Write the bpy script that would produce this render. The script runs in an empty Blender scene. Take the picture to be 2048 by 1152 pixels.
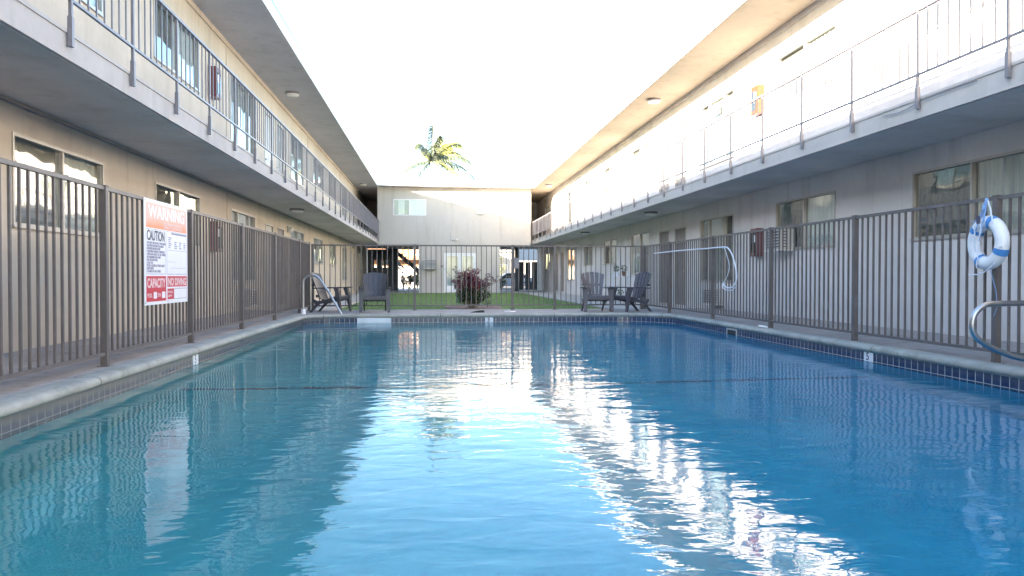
import bpy, bmesh, math, random
from math import sin, cos, pi, radians as R
from mathutils import Vector, Matrix
random.seed(7)
S = bpy.context.scene
C = S.collection

# ------------------------------------------------------------------ camera
cd = bpy.data.cameras.new('camera'); cam = bpy.data.objects.new('camera', cd); C.objects.link(cam)
cam.location = (0, 0, .82)
cam.rotation_euler = (R(90 - .886), 0, R(-6.021))
cd.sensor_width = 36; cd.lens = 36 * 1479 / 2048
cd.clip_start = .05; cd.clip_end = 2000
S.camera = cam
# ------------------------------------------------------------------ light
SUN = Vector((-1, -.8, .25)).normalized()            # towards the sun
el = math.asin(SUN.z); rot = math.atan2(SUN.x, SUN.y)
W = bpy.data.worlds.new('World'); S.world = W; W.use_nodes = True
nt = W.node_tree; nt.nodes.clear()
sky = nt.nodes.new('ShaderNodeTexSky'); sky.sky_type = 'NISHITA'; sky.sun_disc = False
sky.sun_elevation = el; sky.sun_rotation = rot % (2 * pi); sky.dust_density = 1.0; sky.ozone_density = 1.9; sky.air_density = 1.0
bg = nt.nodes.new('ShaderNodeBackground'); bg.inputs[1].default_value = .078
wo = nt.nodes.new('ShaderNodeOutputWorld')
nt.links.new(sky.outputs[0], bg.inputs[0]); nt.links.new(bg.outputs[0], wo.inputs[0])
sd = bpy.data.lights.new('sun', 'SUN'); sd.energy = 5.0; sd.angle = R(.5); sd.color = (1, .84, .66)
so = bpy.data.objects.new('sun', sd); C.objects.link(so)
so.rotation_euler = (-SUN).to_track_quat('-Z', 'Y').to_euler()
S.view_settings.view_transform = 'Standard'; S.view_settings.look = 'None'
S.view_settings.gamma = 1; S.view_settings.exposure = 3.86
S.render.film_transparent = False
S.cycles.max_bounces = 10; S.cycles.diffuse_bounces = 5; S.cycles.glossy_bounces = 4
S.cycles.transmission_bounces = 6; S.cycles.transparent_max_bounces = 10

# ------------------------------------------------------------------ materials
def mat(name):
    m = bpy.data.materials.new(name); m.use_nodes = True
    n = m.node_tree.nodes; l = m.node_tree.links
    return m, n, l, n['Principled BSDF']
def ramp(n, l, src, p0, c0, p1, c1):
    r = n.new('ShaderNodeValToRGB')
    r.color_ramp.elements[0].position = p0; r.color_ramp.elements[0].color = (*c0, 1)
    r.color_ramp.elements[1].position = p1; r.color_ramp.elements[1].color = (*c1, 1)
    l.new(src, r.inputs[0]); return r
def noise(n, l, scale, detail=4, rough=.55, vec=None, dist=0):
    t = n.new('ShaderNodeTexNoise'); t.inputs['Scale'].default_value = scale
    t.inputs['Detail'].default_value = detail; t.inputs['Roughness'].default_value = rough
    t.inputs['Distortion'].default_value = dist
    if vec: l.new(vec, t.inputs['Vector'])
    return t
def coords(n, l, scale=(1, 1, 1), out='Object', rotz=0):
    tc = n.new('ShaderNodeTexCoord'); mp = n.new('ShaderNodeMapping')
    mp.inputs['Scale'].default_value = scale; mp.inputs['Rotation'].default_value = (0, 0, rotz)
    l.new(tc.outputs[out], mp.inputs[0]); return mp.outputs[0]
def mixc(n, l, fac, a, b, mode='MIX'):
    m = n.new('ShaderNodeMix'); m.data_type = 'RGBA'; m.blend_type = mode
    if hasattr(fac, 'links') or hasattr(fac, 'is_linked'): l.new(fac, m.inputs[0])
    else: m.inputs[0].default_value = fac
    for k, v in ((6, a), (7, b)):
        if isinstance(v, tuple): m.inputs[k].default_value = (*v, 1)
        else: l.new(v, m.inputs[k])
    return m.outputs[2]
def bump(n, l, src, strength, dist, bs, prev=None):
    b = n.new('ShaderNodeBump'); b.inputs['Strength'].default_value = strength; b.inputs['Distance'].default_value = dist
    l.new(src, b.inputs['Height'])
    if prev: l.new(prev, b.inputs['Normal'])
    if bs: l.new(b.outputs[0], bs.inputs['Normal'])
    return b.outputs[0]

def plain(name, col, rough=.5, metal=0, spec=.5, var=.12, vs=6, bmp=0, bs=60):
    m, n, l, b = mat(name)
    v = coords(n, l)
    t = noise(n, l, vs, 5, .6, v)
    d = tuple(c * (1 - var) for c in col); u = tuple(min(1, c * (1 + var)) for c in col)
    r = ramp(n, l, t.outputs[0], .3, d, .7, u); l.new(r.outputs[0], b.inputs['Base Color'])
    b.inputs['Roughness'].default_value = rough; b.inputs['Metallic'].default_value = metal
    b.inputs['Specular IOR Level'].default_value = spec
    if bmp:
        t2 = noise(n, l, bs, 3, .6, v); bump(n, l, t2.outputs[0], .5, bmp, b)
    return m

def stucco(name, col, stain=.12, bm=.004):
    m, n, l, b = mat(name)
    v = coords(n, l); vz = coords(n, l, (1.2, 1.2, .12))
    big = noise(n, l, .6, 4, .6, v); streak = noise(n, l, 2.2, 5, .65, vz)
    fine = noise(n, l, 90, 4, .7, v); mid = noise(n, l, 9, 5, .6, v)
    d = tuple(c * (1 - stain) for c in col)
    c1 = ramp(n, l, big.outputs[0], .35, d, .62, col).outputs[0]
    s = ramp(n, l, streak.outputs[0], .52, (1, 1, 1), .78, (.80, .785, .76)).outputs[0]
    c2 = mixc(n, l, 1.0, c1, s, 'MULTIPLY')
    f = ramp(n, l, mid.outputs[0], .3, (.94, .94, .94), .7, (1, 1, 1)).outputs[0]
    l.new(mixc(n, l, 1.0, c2, f, 'MULTIPLY'), b.inputs['Base Color'])
    b.inputs['Roughness'].default_value = .85; b.inputs['Specular IOR Level'].default_value = .25
    p = bump(n, l, fine.outputs[0], .6, bm, None)
    bump(n, l, mid.outputs[0], .35, bm * 2.2, b, p)
    return m

M = {}
M['stucco'] = stucco('cream_stucco', (.56, .49, .405))
M['stucco_right'] = stucco('pale_stucco', (.62, .605, .61), .14)
M['stucco_back'] = stucco('light_stucco', (.53, .495, .45), .06)
M['slab'] = stucco('painted_balcony_slab', (.50, .47, .45), .10, .003)
M['soffit'] = stucco('painted_soffit', (.62, .61, .615), .2, .003)
M['roofsoffit'] = stucco('roof_soffit_paint', (.56, .55, .575), .12, .002)
M['roofsoffit_right'] = stucco('cream_roof_soffit_paint', (.40, .345, .27), .06, .002)
M['fascia'] = plain('white_fascia_paint', (.78, .77, .75), .5, var=.05, vs=2)
M['roofing'] = plain('roofing_felt', (.34, .33, .32), .9, var=.2)
M['fence'] = plain('bronze_fence_paint', (.115, .10, .098), .42, spec=.5, var=.15, vs=4)
M['rail'] = plain('dark_bronze_rail_paint', (.19, .18, .20), .4, var=.15, vs=4)
M['alu'] = plain('aluminium_window_frame', (.40, .385, .37), .38, .5, var=.08)
M['whiteframe'] = plain('white_door_frame', (.78, .78, .78), .4, var=.04)
M['chrome'] = plain('stainless_steel', (.44, .45, .47), .36, 1, var=.06, vs=14)
M['chair'] = plain('grey_moulded_plastic', (.055, .054, .066), .42, var=.1, vs=10, bmp=.0006, bs=200)
M['chair_light'] = plain('weathered_grey_plastic', (.075, .072, .088), .45, var=.12, vs=10, bmp=.0006, bs=200)
M['red'] = plain('dark_red_cabinet_paint', (.13, .028, .035), .35, var=.12)
M['orange'] = plain('faded_orange_paint', (.20, .032, .010), .5, var=.1)
M['signwhite'] = plain('white_vinyl', (.74, .75, .80), .35, var=.03)
M['signred'] = plain('red_print', (.52, .02, .045), .4, var=.08, vs=20)
M['ink'] = plain('blue_black_ink', (.05, .055, .10), .5, var=.1)
M['inkpale'] = plain('faded_grey_ink', (.24, .25, .36), .5, var=.1)
M['pink'] = plain('faded_pink_print', (.72, .56, .58), .5, var=.05)
M['plastic_white'] = plain('white_plastic', (.78, .78, .80), .35, var=.04)
M['ringblue'] = plain('blue_band', (.07, .25, .58), .5, var=.1)
M['ropeblue'] = plain('pale_blue_rope', (.22, .36, .62), .8, var=.2, vs=80)
M['ropewhite'] = plain('white_rope', (.65, .68, .74), .8, var=.15, vs=80)
M['ac'] = plain('air_conditioner_enamel', (.46, .45, .43), .4, var=.06)
M['black'] = plain('black_rubber', (.02, .02, .022), .6, var=.1)
M['darkroom'] = plain('dim_room', (.10, .10, .11), .9, var=.1)
M['lamp'] = plain('opal_lamp_glass', (.75, .74, .72), .25, var=.03)
M['trunk'] = plain('grey_bark', (.20, .16, .12), .9, var=.3, vs=12, bmp=.01, bs=25)
M['bin'] = plain('dark_blue_grey_paint', (.06, .07, .09), .5, var=.15)
M['door'] = plain('painted_door', (.42, .40, .38), .45, var=.05)
M['doordark'] = plain('brown_grey_security_door', (.16, .15, .15), .5, var=.1)
M['house'] = plain('peach_house_paint', (.22, .12, .065), .8, var=.08)
M['housewhite'] = plain('white_house_paint', (.34, .32, .30), .8, var=.05)
M['tileroof'] = plain('clay_roof', (.15, .07, .045), .8, var=.2)
M['car'] = plain('silver_blue_car_paint', (.42, .48, .58), .18, .5, var=.03)
M['glassdark'] = plain('tinted_car_glass', (.02, .025, .03), .05, var=.02)
M['dish'] = plain('grey_dish_enamel', (.42, .44, .50), .4, var=.06)

def worn(m, chip, lo=.66, hi=.70, sc=14):
    n = m.node_tree.nodes; l = m.node_tree.links; b = n['Principled BSDF']
    t = noise(n, l, sc, 6, .75, coords(n, l)); f = ramp(n, l, t.outputs[0], lo, (0, 0, 0), hi, (1, 1, 1))
    src = b.inputs['Base Color'].links[0].from_socket
    l.new(mixc(n, l, f.outputs[0], src, chip), b.inputs['Base Color'])
worn(M['fence'], (.20, .115, .075)); worn(M['rail'], (.24, .15, .11)); worn(M['fence'], (.17, .16, .16), .55, .75, 3)
def fabric(name, c1):
    m, n, l, b = mat(name)
    v = coords(n, l, (1, 1, .03))
    t = noise(n, l, 24, 3, .6, v)
    l.new(ramp(n, l, t.outputs[0], .3, tuple(c * .75 for c in c1), .7, c1).outputs[0], b.inputs['Base Color'])
    b.inputs['Roughness'].default_value = .9
    return m
M['curtain'] = fabric('pale_curtain', (.60, .58, .54))
M['blind'] = fabric('grey_insect_screen', (.17, .165, .16))
M['curtain_white'] = fabric('white_curtain', (.82, .82, .80))

def glass():
    m, n, l, b = mat('window_glass'); n.remove(b)
    o = n['Material Output']
    lw = n.new('ShaderNodeLayerWeight'); lw.inputs[0].default_value = .5
    pw = n.new('ShaderNodeMath'); pw.operation = 'POWER'; pw.inputs[1].default_value = 4.0; l.new(lw.outputs['Facing'], pw.inputs[0])
    fr = n.new('ShaderNodeMath'); fr.operation = 'MULTIPLY_ADD'; fr.inputs[1].default_value = .85; fr.inputs[2].default_value = .07; l.new(pw.outputs[0], fr.inputs[0])
    g = n.new('ShaderNodeBsdfGlossy'); g.inputs['Roughness'].default_value = .015
    tr = n.new('ShaderNodeBsdfTransparent'); tr.inputs[0].default_value = (.88, .92, .92, 1)
    mx = n.new('ShaderNodeMixShader')
    v = coords(n, l); t = noise(n, l, 1.7, 2, .4, v)
    bn = bump(n, l, t.outputs[0], .35, .012, None)
    l.new(bn, g.inputs['Normal'])
    l.new(fr.outputs[0], mx.inputs[0]); l.new(tr.outputs[0], mx.inputs[1]); l.new(g.outputs[0], mx.inputs[2])
    l.new(mx.outputs[0], o.inputs[0]); return m
M['glass'] = glass()

def water():
    m, n, l, b = mat('pool_water'); n.remove(b)
    o = n['Material Output']
    v = coords(n, l)
    v1 = coords(n, l, (.7, 1.3, 1))
    a = noise(n, l, 1.6, 2, .5, v1, .4)
    c = noise(n, l, 5.2, 3, .5, v1, .5)
    d = noise(n, l, 20, 2, .5, v1)
    p = bump(n, l, a.outputs[0], 1, WA[0], None)
    p = bump(n, l, c.outputs[0], 1, WA[1], None, p)
    p = bump(n, l, d.outputs[0], 1, WA[2], None, p)
    fr = n.new('ShaderNodeFresnel'); fr.inputs[0].default_value = 1.38; l.new(p, fr.inputs['Normal'])
    g = n.new('ShaderNodeBsdfGlossy'); g.inputs['Roughness'].default_value = .0; l.new(p, g.inputs['Normal'])
    rf = n.new('ShaderNodeBsdfRefraction'); rf.inputs['IOR'].default_value = 1.33; rf.inputs['Roughness'].default_value = 0
    rf.inputs['Color'].default_value = (.50, .86, .97, 1); l.new(p, rf.inputs['Normal'])
    mx = n.new('ShaderNodeMixShader')
    l.new(fr.outputs[0], mx.inputs[0]); l.new(rf.outputs[0], mx.inputs[1]); l.new(g.outputs[0], mx.inputs[2])
    l.new(mx.outputs[0], o.inputs[0]); return m
WA = (.0066, .0034, .0004)
M['water'] = water()

def plaster():
    m, n, l, b = mat('blue_pool_plaster')
    v = coords(n, l)
    t = noise(n, l, .9, 5, .6, v); t2 = noise(n, l, 7, 5, .6, v)
    c = ramp(n, l, t.outputs[0], .35, (.115, .54, .70), .65, (.15, .62, .78)).outputs[0]
    f = ramp(n, l, t2.outputs[0], .35, (.86, .9, .9), .65, (1, 1, 1)).outputs[0]
    c = mixc(n, l, 1.0, c, f, 'MULTIPLY')
    # lighter teal painted towards the left, standing in for glare on the water
    sx = n.new('ShaderNodeSeparateXYZ'); l.new(v, sx.inputs[0])
    r = ramp(n, l, sx.outputs[0], 0.0, (2.0, 1.22, .80), 1.0, (1, 1, 1))
    mr = n.new('ShaderNodeMapRange'); mr.inputs[1].default_value = -2.8; mr.inputs[2].default_value = 3.0
    l.new(sx.outputs[0], mr.inputs[0]); l.new(mr.outputs[0], r.inputs[0])
    l.new(mixc(n, l, 1.0, c, r.outputs[0], 'MULTIPLY'), b.inputs['Base Color'])
    b.inputs['Roughness'].default_value = .8
    return m
M['plaster'] = plaster()
M['stepwhite'] = plain('white_pool_plaster', (.62, .68, .72), .7, var=.08)

def tiles():
    m, n, l, b = mat('blue_pool_tiles')
    tc = n.new('ShaderNodeTexCoord')
    br = n.new('ShaderNodeTexBrick'); br.offset = 0; br.squash = 1
    br.inputs['Scale'].default_value = 1; br.inputs['Brick Width'].default_value = .105; br.inputs['Row Height'].default_value = .105
    br.inputs['Mortar Size'].default_value = .0045; br.inputs['Mortar Smooth'].default_value = .1
    br.inputs['Color1'].default_value = (.016, .030, .085, 1); br.inputs['Color2'].default_value = (.030, .050, .11, 1)
    br.inputs['Mortar'].default_value = (.40, .44, .46, 1)
    l.new(tc.outputs['UV'], br.inputs[0])
    v = coords(n, l)
    # lime scale: a wavy pale band along the upper part of the tiles, heavier on the left wall
    sep = n.new('ShaderNodeSeparateXYZ'); l.new(v, sep.inputs[0])
    nz = noise(n, l, 9, 3, .6, v)
    ad = n.new('ShaderNodeMath'); ad.operation = 'MULTIPLY_ADD'; ad.inputs[1].default_value = .07; l.new(nz.outputs[0], ad.inputs[0]); l.new(sep.outputs[2], ad.inputs[2])
    band = ramp(n, l, ad.outputs[0], 0, (0, 0, 0), 1, (1, 1, 1))
    mr = n.new('ShaderNodeMapRange'); mr.inputs[1].default_value = -.105; mr.inputs[2].default_value = -.075; l.new(ad.outputs[0], mr.inputs[0])
    side = n.new('ShaderNodeMapRange'); side.inputs[1].default_value = -2.0; side.inputs[2].default_value = -2.6; side.inputs[3].default_value = .12; side.inputs[4].default_value = .75
    l.new(sep.outputs[0], side.inputs[0])
    mu = n.new('ShaderNodeMath'); mu.operation = 'MULTIPLY'; l.new(mr.outputs[0], mu.inputs[0]); l.new(side.outputs[0], mu.inputs[1])
    # grey film on the left tiles
    c = mixc(n, l, mu.outputs[0], br.outputs[0], (.20, .215, .20))
    g = n.new('ShaderNodeMapRange'); g.inputs[1].default_value = -2.0; g.inputs[2].default_value = -2.6; g.inputs[3].default_value = 0; g.inputs[4].default_value = .6
    l.new(sep.outputs[0], g.inputs[0])
    c = mixc(n, l, g.outputs[0], c, (.075, .08, .085))
    n.remove(band)
    l.new(c, b.inputs['Base Color'])
    b.inputs['Roughness'].default_value = .22
    bump(n, l, br.outputs['Fac'], -.6, .002, b)
    return m
M['tile'] = tiles()

def concrete(name, c0, c1, stain=(.5, .5, .5), scr=(.55, .75), sc=1.2):
    m, n, l, b = mat(name)
    v = coords(n, l)
    big = noise(n, l, sc, 6, .65, v, .5); st = noise(n, l, 2.6, 6, .7, v, 1.2); fine = noise(n, l, 120, 3, .7, v); md = noise(n, l, 18, 5, .7, v)
    c = ramp(n, l, big.outputs[0], .3, c0, .7, c1).outputs[0]
    s = ramp(n, l, st.outputs[0], scr[0], (1, 1, 1), scr[1], stain).outputs[0]
    c = mixc(n, l, 1.0, c, s, 'MULTIPLY')
    f = ramp(n, l, md.outputs[0], .3, (.85, .85, .85), .7, (1.0, 1.0, 1.0)).outputs[0]
    l.new(mixc(n, l, 1.0, c, f, 'MULTIPLY'), b.inputs['Base Color'])
    b.inputs['Roughness'].default_value = .85; b.inputs['Specular IOR Level'].default_value = .3
    p = bump(n, l, md.outputs[0], .4, .004, None); bump(n, l, fine.outputs[0], .5, .0015, b, p)
    return m
M['deck'] = concrete('painted_deck_concrete', (.30, .265, .255), (.42, .38, .36), (.42, .40, .39))
M['coping'] = concrete('worn_coping_concrete', (.29, .29, .265), (.42, .42, .39), (.62, .68, .62), (.5, .75), 3)
M['walk'] = concrete('walkway_concrete', (.38, .36, .33), (.48, .45, .42), (.7, .7, .7))
M['ground'] = concrete('asphalt_ground', (.10, .10, .10), (.16, .155, .15), (.8, .8, .8))
M['bed'] = concrete('bare_soil', (.16, .10, .08), (.22, .15, .12), (.7, .7, .7))

def coping_joints():
    m = M['coping']; n = m.node_tree.nodes; l = m.node_tree.links; b = n['Principled BSDF']
    tc = n.new('ShaderNodeTexCoord'); sx = n.new('ShaderNodeSeparateXYZ'); l.new(tc.outputs['UV'], sx.inputs[0])
    md = n.new('ShaderNodeMath'); md.operation = 'PINGPONG'; md.inputs[1].default_value = 1.25; l.new(sx.outputs[0], md.inputs[0])
    jt = ramp(n, l, md.outputs[0], .004, (.35, .34, .32), .010, (1, 1, 1))
    src = b.inputs['Base Color'].links[0].from_socket
    l.new(mixc(n, l, 1.0, src, jt.outputs[0], 'MULTIPLY'), b.inputs['Base Color'])
coping_joints()
def lawnm():
    m, n, l, b = mat('lawn_turf')
    v = coords(n, l); a = noise(n, l, 1.4, 5, .6, v); f = noise(n, l, 60, 4, .7, v)
    c = ramp(n, l, a.outputs[0], .3, (.085, .165, .025), .7, (.13, .225, .04)).outputs[0]
    g = ramp(n, l, f.outputs[0], .3, (.6, .65, .6), .7, (1, 1, 1)).outputs[0]
    l.new(mixc(n, l, 1.0, c, g, 'MULTIPLY'), b.inputs['Base Color']); b.inputs['Roughness'].default_value = .9
    bump(n, l, f.outputs[0], 1, .02, b); return m
M['lawn'] = lawnm()

def leafm(name, c0, c1, sc=2.5):
    m, n, l, b = mat(name)
    v = coords(n, l); a = noise(n, l, sc, 4, .6, v)
    l.new(ramp(n, l, a.outputs[0], .35, c0, .65, c1).outputs[0], b.inputs['Base Color'])
    b.inputs['Roughness'].default_value = .5
    return m
M['redleaf'] = leafm('dark_red_leaf', (.085, .022, .032), (.20, .045, .06), 5)
M['darkleaf'] = leafm('dark_green_leaf', (.03, .05, .025), (.06, .09, .035), 5)
M['palmgreen'] = leafm('palm_leaflet', (.05, .07, .07), (.09, .115, .06), 1)
M['palmyellow'] = leafm('yellowed_palm_leaflet', (.17, .19, .035), (.24, .22, .05), 1)
M['shrubleaf'] = leafm('street_shrub_leaf', (.04, .07, .03), (.10, .13, .04), 1)

# ------------------------------------------------------------------ mesh helpers
class MB:
    def __init__(s): s.v = []; s.f = []; s.uv = {}
    def face(s, pts, uv=None):
        i = len(s.v); s.v += [tuple(p) for p in pts]; s.f.append(tuple(range(i, i + len(pts))))
        if uv: s.uv[len(s.f) - 1] = uv
        return s
    def box(s, x0, x1, y0, y1, z0, z1, mtx=None):
        x0, x1 = min(x0, x1), max(x0, x1); y0, y1 = min(y0, y1), max(y0, y1); z0, z1 = min(z0, z1), max(z0, z1)
        P = [(x0, y0, z0), (x1, y0, z0), (x1, y1, z0), (x0, y1, z0), (x0, y0, z1), (x1, y0, z1), (x1, y1, z1), (x0, y1, z1)]
        if mtx: P = [tuple(mtx @ Vector(p)) for p in P]
        i = len(s.v); s.v += P
        s.f += [tuple(i + k for k in q) for q in ((0, 3, 2, 1), (4, 5, 6, 7), (0, 1, 5, 4), (1, 2, 6, 5), (2, 3, 7, 6), (3, 0, 4, 7))]
        return s
    def bbox(s, x0, x1, y0, y1, z0, z1, b=.005):       # box with chamfered vertical and horizontal edges
        bm = bmesh.new()
        vs = [bm.verts.new(p) for p in [(x0, y0, z0), (x1, y0, z0), (x1, y1, z0), (x0, y1, z0), (x0, y0, z1), (x1, y0, z1), (x1, y1, z1), (x0, y1, z1)]]
        for q in ((0, 3, 2, 1), (4, 5, 6, 7), (0, 1, 5, 4), (1, 2, 6, 5), (2, 3, 7, 6), (3, 0, 4, 7)): bm.faces.new([vs[k] for k in q])
        bmesh.ops.bevel(bm, geom=bm.edges[:], offset=b, segments=2, affect='EDGES')
        s.addbm(bm); return s
    def addbm(s, bm):
        i = len(s.v); bm.verts.index_update()
        s.v += [tuple(v.co) for v in bm.verts]; s.f += [tuple(i + v.index for v in f.verts) for f in bm.faces]; bm.free()
    def prism(s, poly, axis, a0, a1):                   # poly in the two other axes
        n = len(poly); i = len(s.v)
        for a in (a0, a1):
            for p in poly:
                s.v.append({'x': (a, p[0], p[1]), 'y': (p[0], a, p[1]), 'z': (p[0], p[1], a)}[axis])
        s.f.append(tuple(i + k for k in range(n))[::-1]); s.f.append(tuple(i + n + k for k in range(n)))
        for k in range(n): s.f.append((i + k, i + (k + 1) % n, i + n + (k + 1) % n, i + n + k))
        return s
    def tube(s, pts, r, seg=8, cap=True):
        pts = [Vector(p) for p in pts]; n = len(pts); i = len(s.v)
        rs = r if isinstance(r, (list, tuple)) else [r] * n
        t = (pts[1] - pts[0]).normalized(); up = Vector((0, 0, 1)) if abs(t.z) < .9 else Vector((1, 0, 0))
        a = t.cross(up).normalized()
        for k in range(n):
            if k == 0: t = pts[1] - pts[0]
            elif k == n - 1: t = pts[-1] - pts[-2]
            else: t = (pts[k + 1] - pts[k]).normalized() + (pts[k] - pts[k - 1]).normalized()
            t.normalize(); a = (a - t * a.dot(t)).normalized(); b = t.cross(a)
            for j in range(seg):
                th = 2 * pi * j / seg; s.v.append(tuple(pts[k] + (a * cos(th) + b * sin(th)) * rs[k]))
        for k in range(n - 1):
            for j in range(seg):
                s.f.append((i + k * seg + j, i + k * seg + (j + 1) % seg, i + (k + 1) * seg + (j + 1) % seg, i + (k + 1) * seg + j))
        if cap:
            s.f.append(tuple(i + j for j in range(seg))[::-1]); s.f.append(tuple(i + (n - 1) * seg + j for j in range(seg)))
        return s
    def lathe(s, prof, c=(0, 0, 0), seg=24, mtx=None):
        i = len(s.v); n = len(prof)
        for r, z in prof:
            for j in range(seg):
                th = 2 * pi * j / seg; p = Vector((r * cos(th), r * sin(th), z))
                if mtx: p = mtx @ p
                s.v.append(tuple(p + Vector(c)))
        for k in range(n - 1):
            for j in range(seg):
                s.f.append((i + k * seg + j, i + k * seg + (j + 1) % seg, i + (k + 1) * seg + (j + 1) % seg, i + (k + 1) * seg + j))
        s.f.append(tuple(i + j for j in range(seg))[::-1]); s.f.append(tuple(i + (n - 1) * seg + j for j in range(seg)))
        return s
    def build(s, name, m, parent=None, smooth=False):
        me = bpy.data.meshes.new(name); me.from_pydata(s.v, [], s.f)
        if s.uv:
            ul = me.uv_layers.new(name='UVMap')
            for fi, uv in s.uv.items():
                for k, li in enumerate(me.polygons[fi].loop_indices): ul.data[li].uv = uv[k]
        if smooth:
            for p in me.polygons: p.use_smooth = True
            try: me.set_sharp_from_angle(angle=R(40))
            except Exception: pass
        me.materials.append(M[m] if isinstance(m, str) else m); me.update()
        o = bpy.data.objects.new(name, me); C.objects.link(o)
        if parent: o.parent = parent
        return o
def tag(o, label, cat, group=None, kind=None):
    if label: o['label'] = label
    if cat: o['category'] = cat
    if group: o['group'] = group
    if kind: o['kind'] = kind
    return o
def thing(name, label, cat, loc=(0, 0, 0), rz=0, group=None):
    o = bpy.data.objects.new(name, None); C.objects.link(o); o.location = loc; o.rotation_euler = (0, 0, rz)
    o.empty_display_size = .2
    return tag(o, label, cat, group)
def struct(o, label=None): o['kind'] = 'structure'; return o
def copy_tree(o, parent=None):
    c = o.copy(); C.objects.link(c); c.parent = parent
    for ch in list(o.children): copy_tree(ch, c)
    return c
def textmesh(name, body, size, m, parent, mtx, sx=1, ext=.0008, bold=.0, maxw=None):
    cu = bpy.data.curves.new('t', 'FONT'); cu.body = body; cu.size = size; cu.extrude = ext; cu.offset = bold; cu.align_x = 'LEFT'
    to = bpy.data.objects.new('t', cu); C.objects.link(to); bpy.context.view_layer.update()
    dg = bpy.context.evaluated_depsgraph_get(); me = bpy.data.meshes.new_from_object(to.evaluated_get(dg))
    xs = [v.co.x for v in me.vertices]; w = max(xs) - min(xs); x0 = min(xs)
    if maxw: sx = maxw / w
    for v in me.vertices: v.co.x = (v.co.x - x0) * sx
    me.transform(mtx); bpy.data.objects.remove(to); me.name = name
    me.materials.clear(); me.materials.append(M[m]); o = bpy.data.objects.new(name, me); C.objects.link(o); o.parent = parent
    return o

# ------------------------------------------------------------------ pool
PX0, PX1, PY0, PY1 = -2.71, 5.10, .9, 16.15
ZW = -.175
def perimeter(off=0, seg=14):
    """rounded rectangle, counter-clockwise; off pushes outward"""
    out = []
    for cx, cy, r, a0 in ((PX1, PY0, .5, -90), (PX1, PY1, 1.15, 0), (PX0, PY1, .55, 90), (PX0, PY0, .5, 180)):
        sx = -1 if cx == PX1 else 1; sy = -1 if cy == PY1 else 1
        ox, oy = cx + sx * r, cy + sy * r
        for k in range(seg + 1):
            a = R(a0 + 90 * k / seg); out.append((ox + (r + off) * cos(a), oy + (r + off) * sin(a)))
    # subdivide the long sides
    res = []
    for i, p in enumerate(out):
        q = out[(i + 1) % len(out)]; d = math.hypot(q[0] - p[0], q[1] - p[1]); n = max(1, int(d / .6))
        for k in range(n): res.append((p[0] + (q[0] - p[0]) * k / n, p[1] + (q[1] - p[1]) * k / n))
    return res
base = perimeter(0)
NP = len(base)
def offs(off):
    res = []
    for i in range(NP):
        a = Vector(base[i - 1]); c = Vector(base[(i + 1) % NP]); t = (c - a).normalized()
        res.append((base[i][0] + t.y * off, base[i][1] - t.x * off))
    return res
arc = [0]
for i in range(NP): arc.append(arc[-1] + math.dist(base[i], base[(i + 1) % NP]))
def sweep(profile, name, m, smooth=True, uv=False, closed=False):
    b = MB(); rings = [offs(o) for o, z in profile]
    for i in range(NP):
        j = (i + 1) % NP
        for k in range(len(profile) - (0 if closed else 1)):
            k2 = (k + 1) % len(profile)
            z0, z1 = profile[k][1], profile[k2][1]
            b.face([(*rings[k][i], z0), (*rings[k][j], z0), (*rings[k2][j], z1), (*rings[k2][i], z1)],
                   [(arc[i], z0 + .07), (arc[i + 1], z0 + .07), (arc[i + 1], z1 + .07), (arc[i], z1 + .07)] if uv else None)
    o = b.build(name, m)
    bm = bmesh.new(); bm.from_mesh(o.data); bmesh.ops.remove_doubles(bm, verts=bm.verts, dist=1e-5)
    bmesh.ops.recalc_face_normals(bm, faces=bm.faces)
    if smooth:
        for f in bm.faces: f.smooth = True
    bm.to_mesh(o.data); bm.free(); return o
COP = [(.19, -.02), (.185, .004), (.17, .010), (.02, .012), (-.012, .008), (-.032, -.006), (-.042, -.026), (-.040, -.045), (-.028, -.060), (-.010, -.068), (.03, -.07)]
struct(sweep(COP, 'pool_coping', 'coping', uv=True))
struct(sweep([(0, -.0695), (0, -.35)], 'pool_tiles', 'tile', smooth=False, uv=True))
# basin walls and floor
b = MB(); ring = offs(.006)
def floor_z(y): return -1.62 if y < 8.4 else -1.30 + (y - 8.4) / 7.7 * .25
for i in range(NP):
    j = (i + 1) % NP; p, q = ring[i], ring[j]
    b.face([(*p, -.345), (*q, -.345), (*q, -1.9), (*p, -1.9)])
bs = b.build('pool_basin', 'plaster'); struct(bs)
b = MB()
b.face([(PX0 - .1, .7, -1.62), (PX1 + .1, .7, -1.62), (PX1 + .1, 7.6, -1.62), (PX0 - .1, 7.6, -1.62)])
b.face([(PX0 - .1, 7.6, -1.62), (PX1 + .1, 7.6, -1.62), (PX1 + .1, 8.4, -1.34), (PX0 - .1, 8.4, -1.34)])
b.face([(PX0 - .1, 8.4, -1.34), (PX1 + .1, 8.4, -1.34), (PX1 + .1, 16.4, -1.05), (PX0 - .1, 16.4, -1.05)])
struct(b.build('pool_floor', 'plaster'))
struct(MB().box(PX0 + .06, PX1 - .06, 8.10, 8.155, -1.50, -1.43).build('pool_floor_line', 'bin'))
# water sheet: fine grid clipped to the pool outline
b = MB(); b.face([(x, y, ZW) for x, y in offs(.003)])
struct(b.build('water', 'water'))
# entry steps in the far left corner
b = MB()
for k, (x1, z) in enumerate(((-1.62, -.42), (-1.25, -.66), (-.9, -.90))): b.bbox(PX0 + .02, x1, 15.1 - .3 * k, 16.13, -1.3 + .003 * k, z, .015)
struct(b.build('pool_steps', 'stepwhite'))
b = MB().bbox(-1.64, -.92, 16.085, 16.15, -.40, -.0715, .004)
struct(b.build('step_riser', 'stepwhite'))

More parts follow.
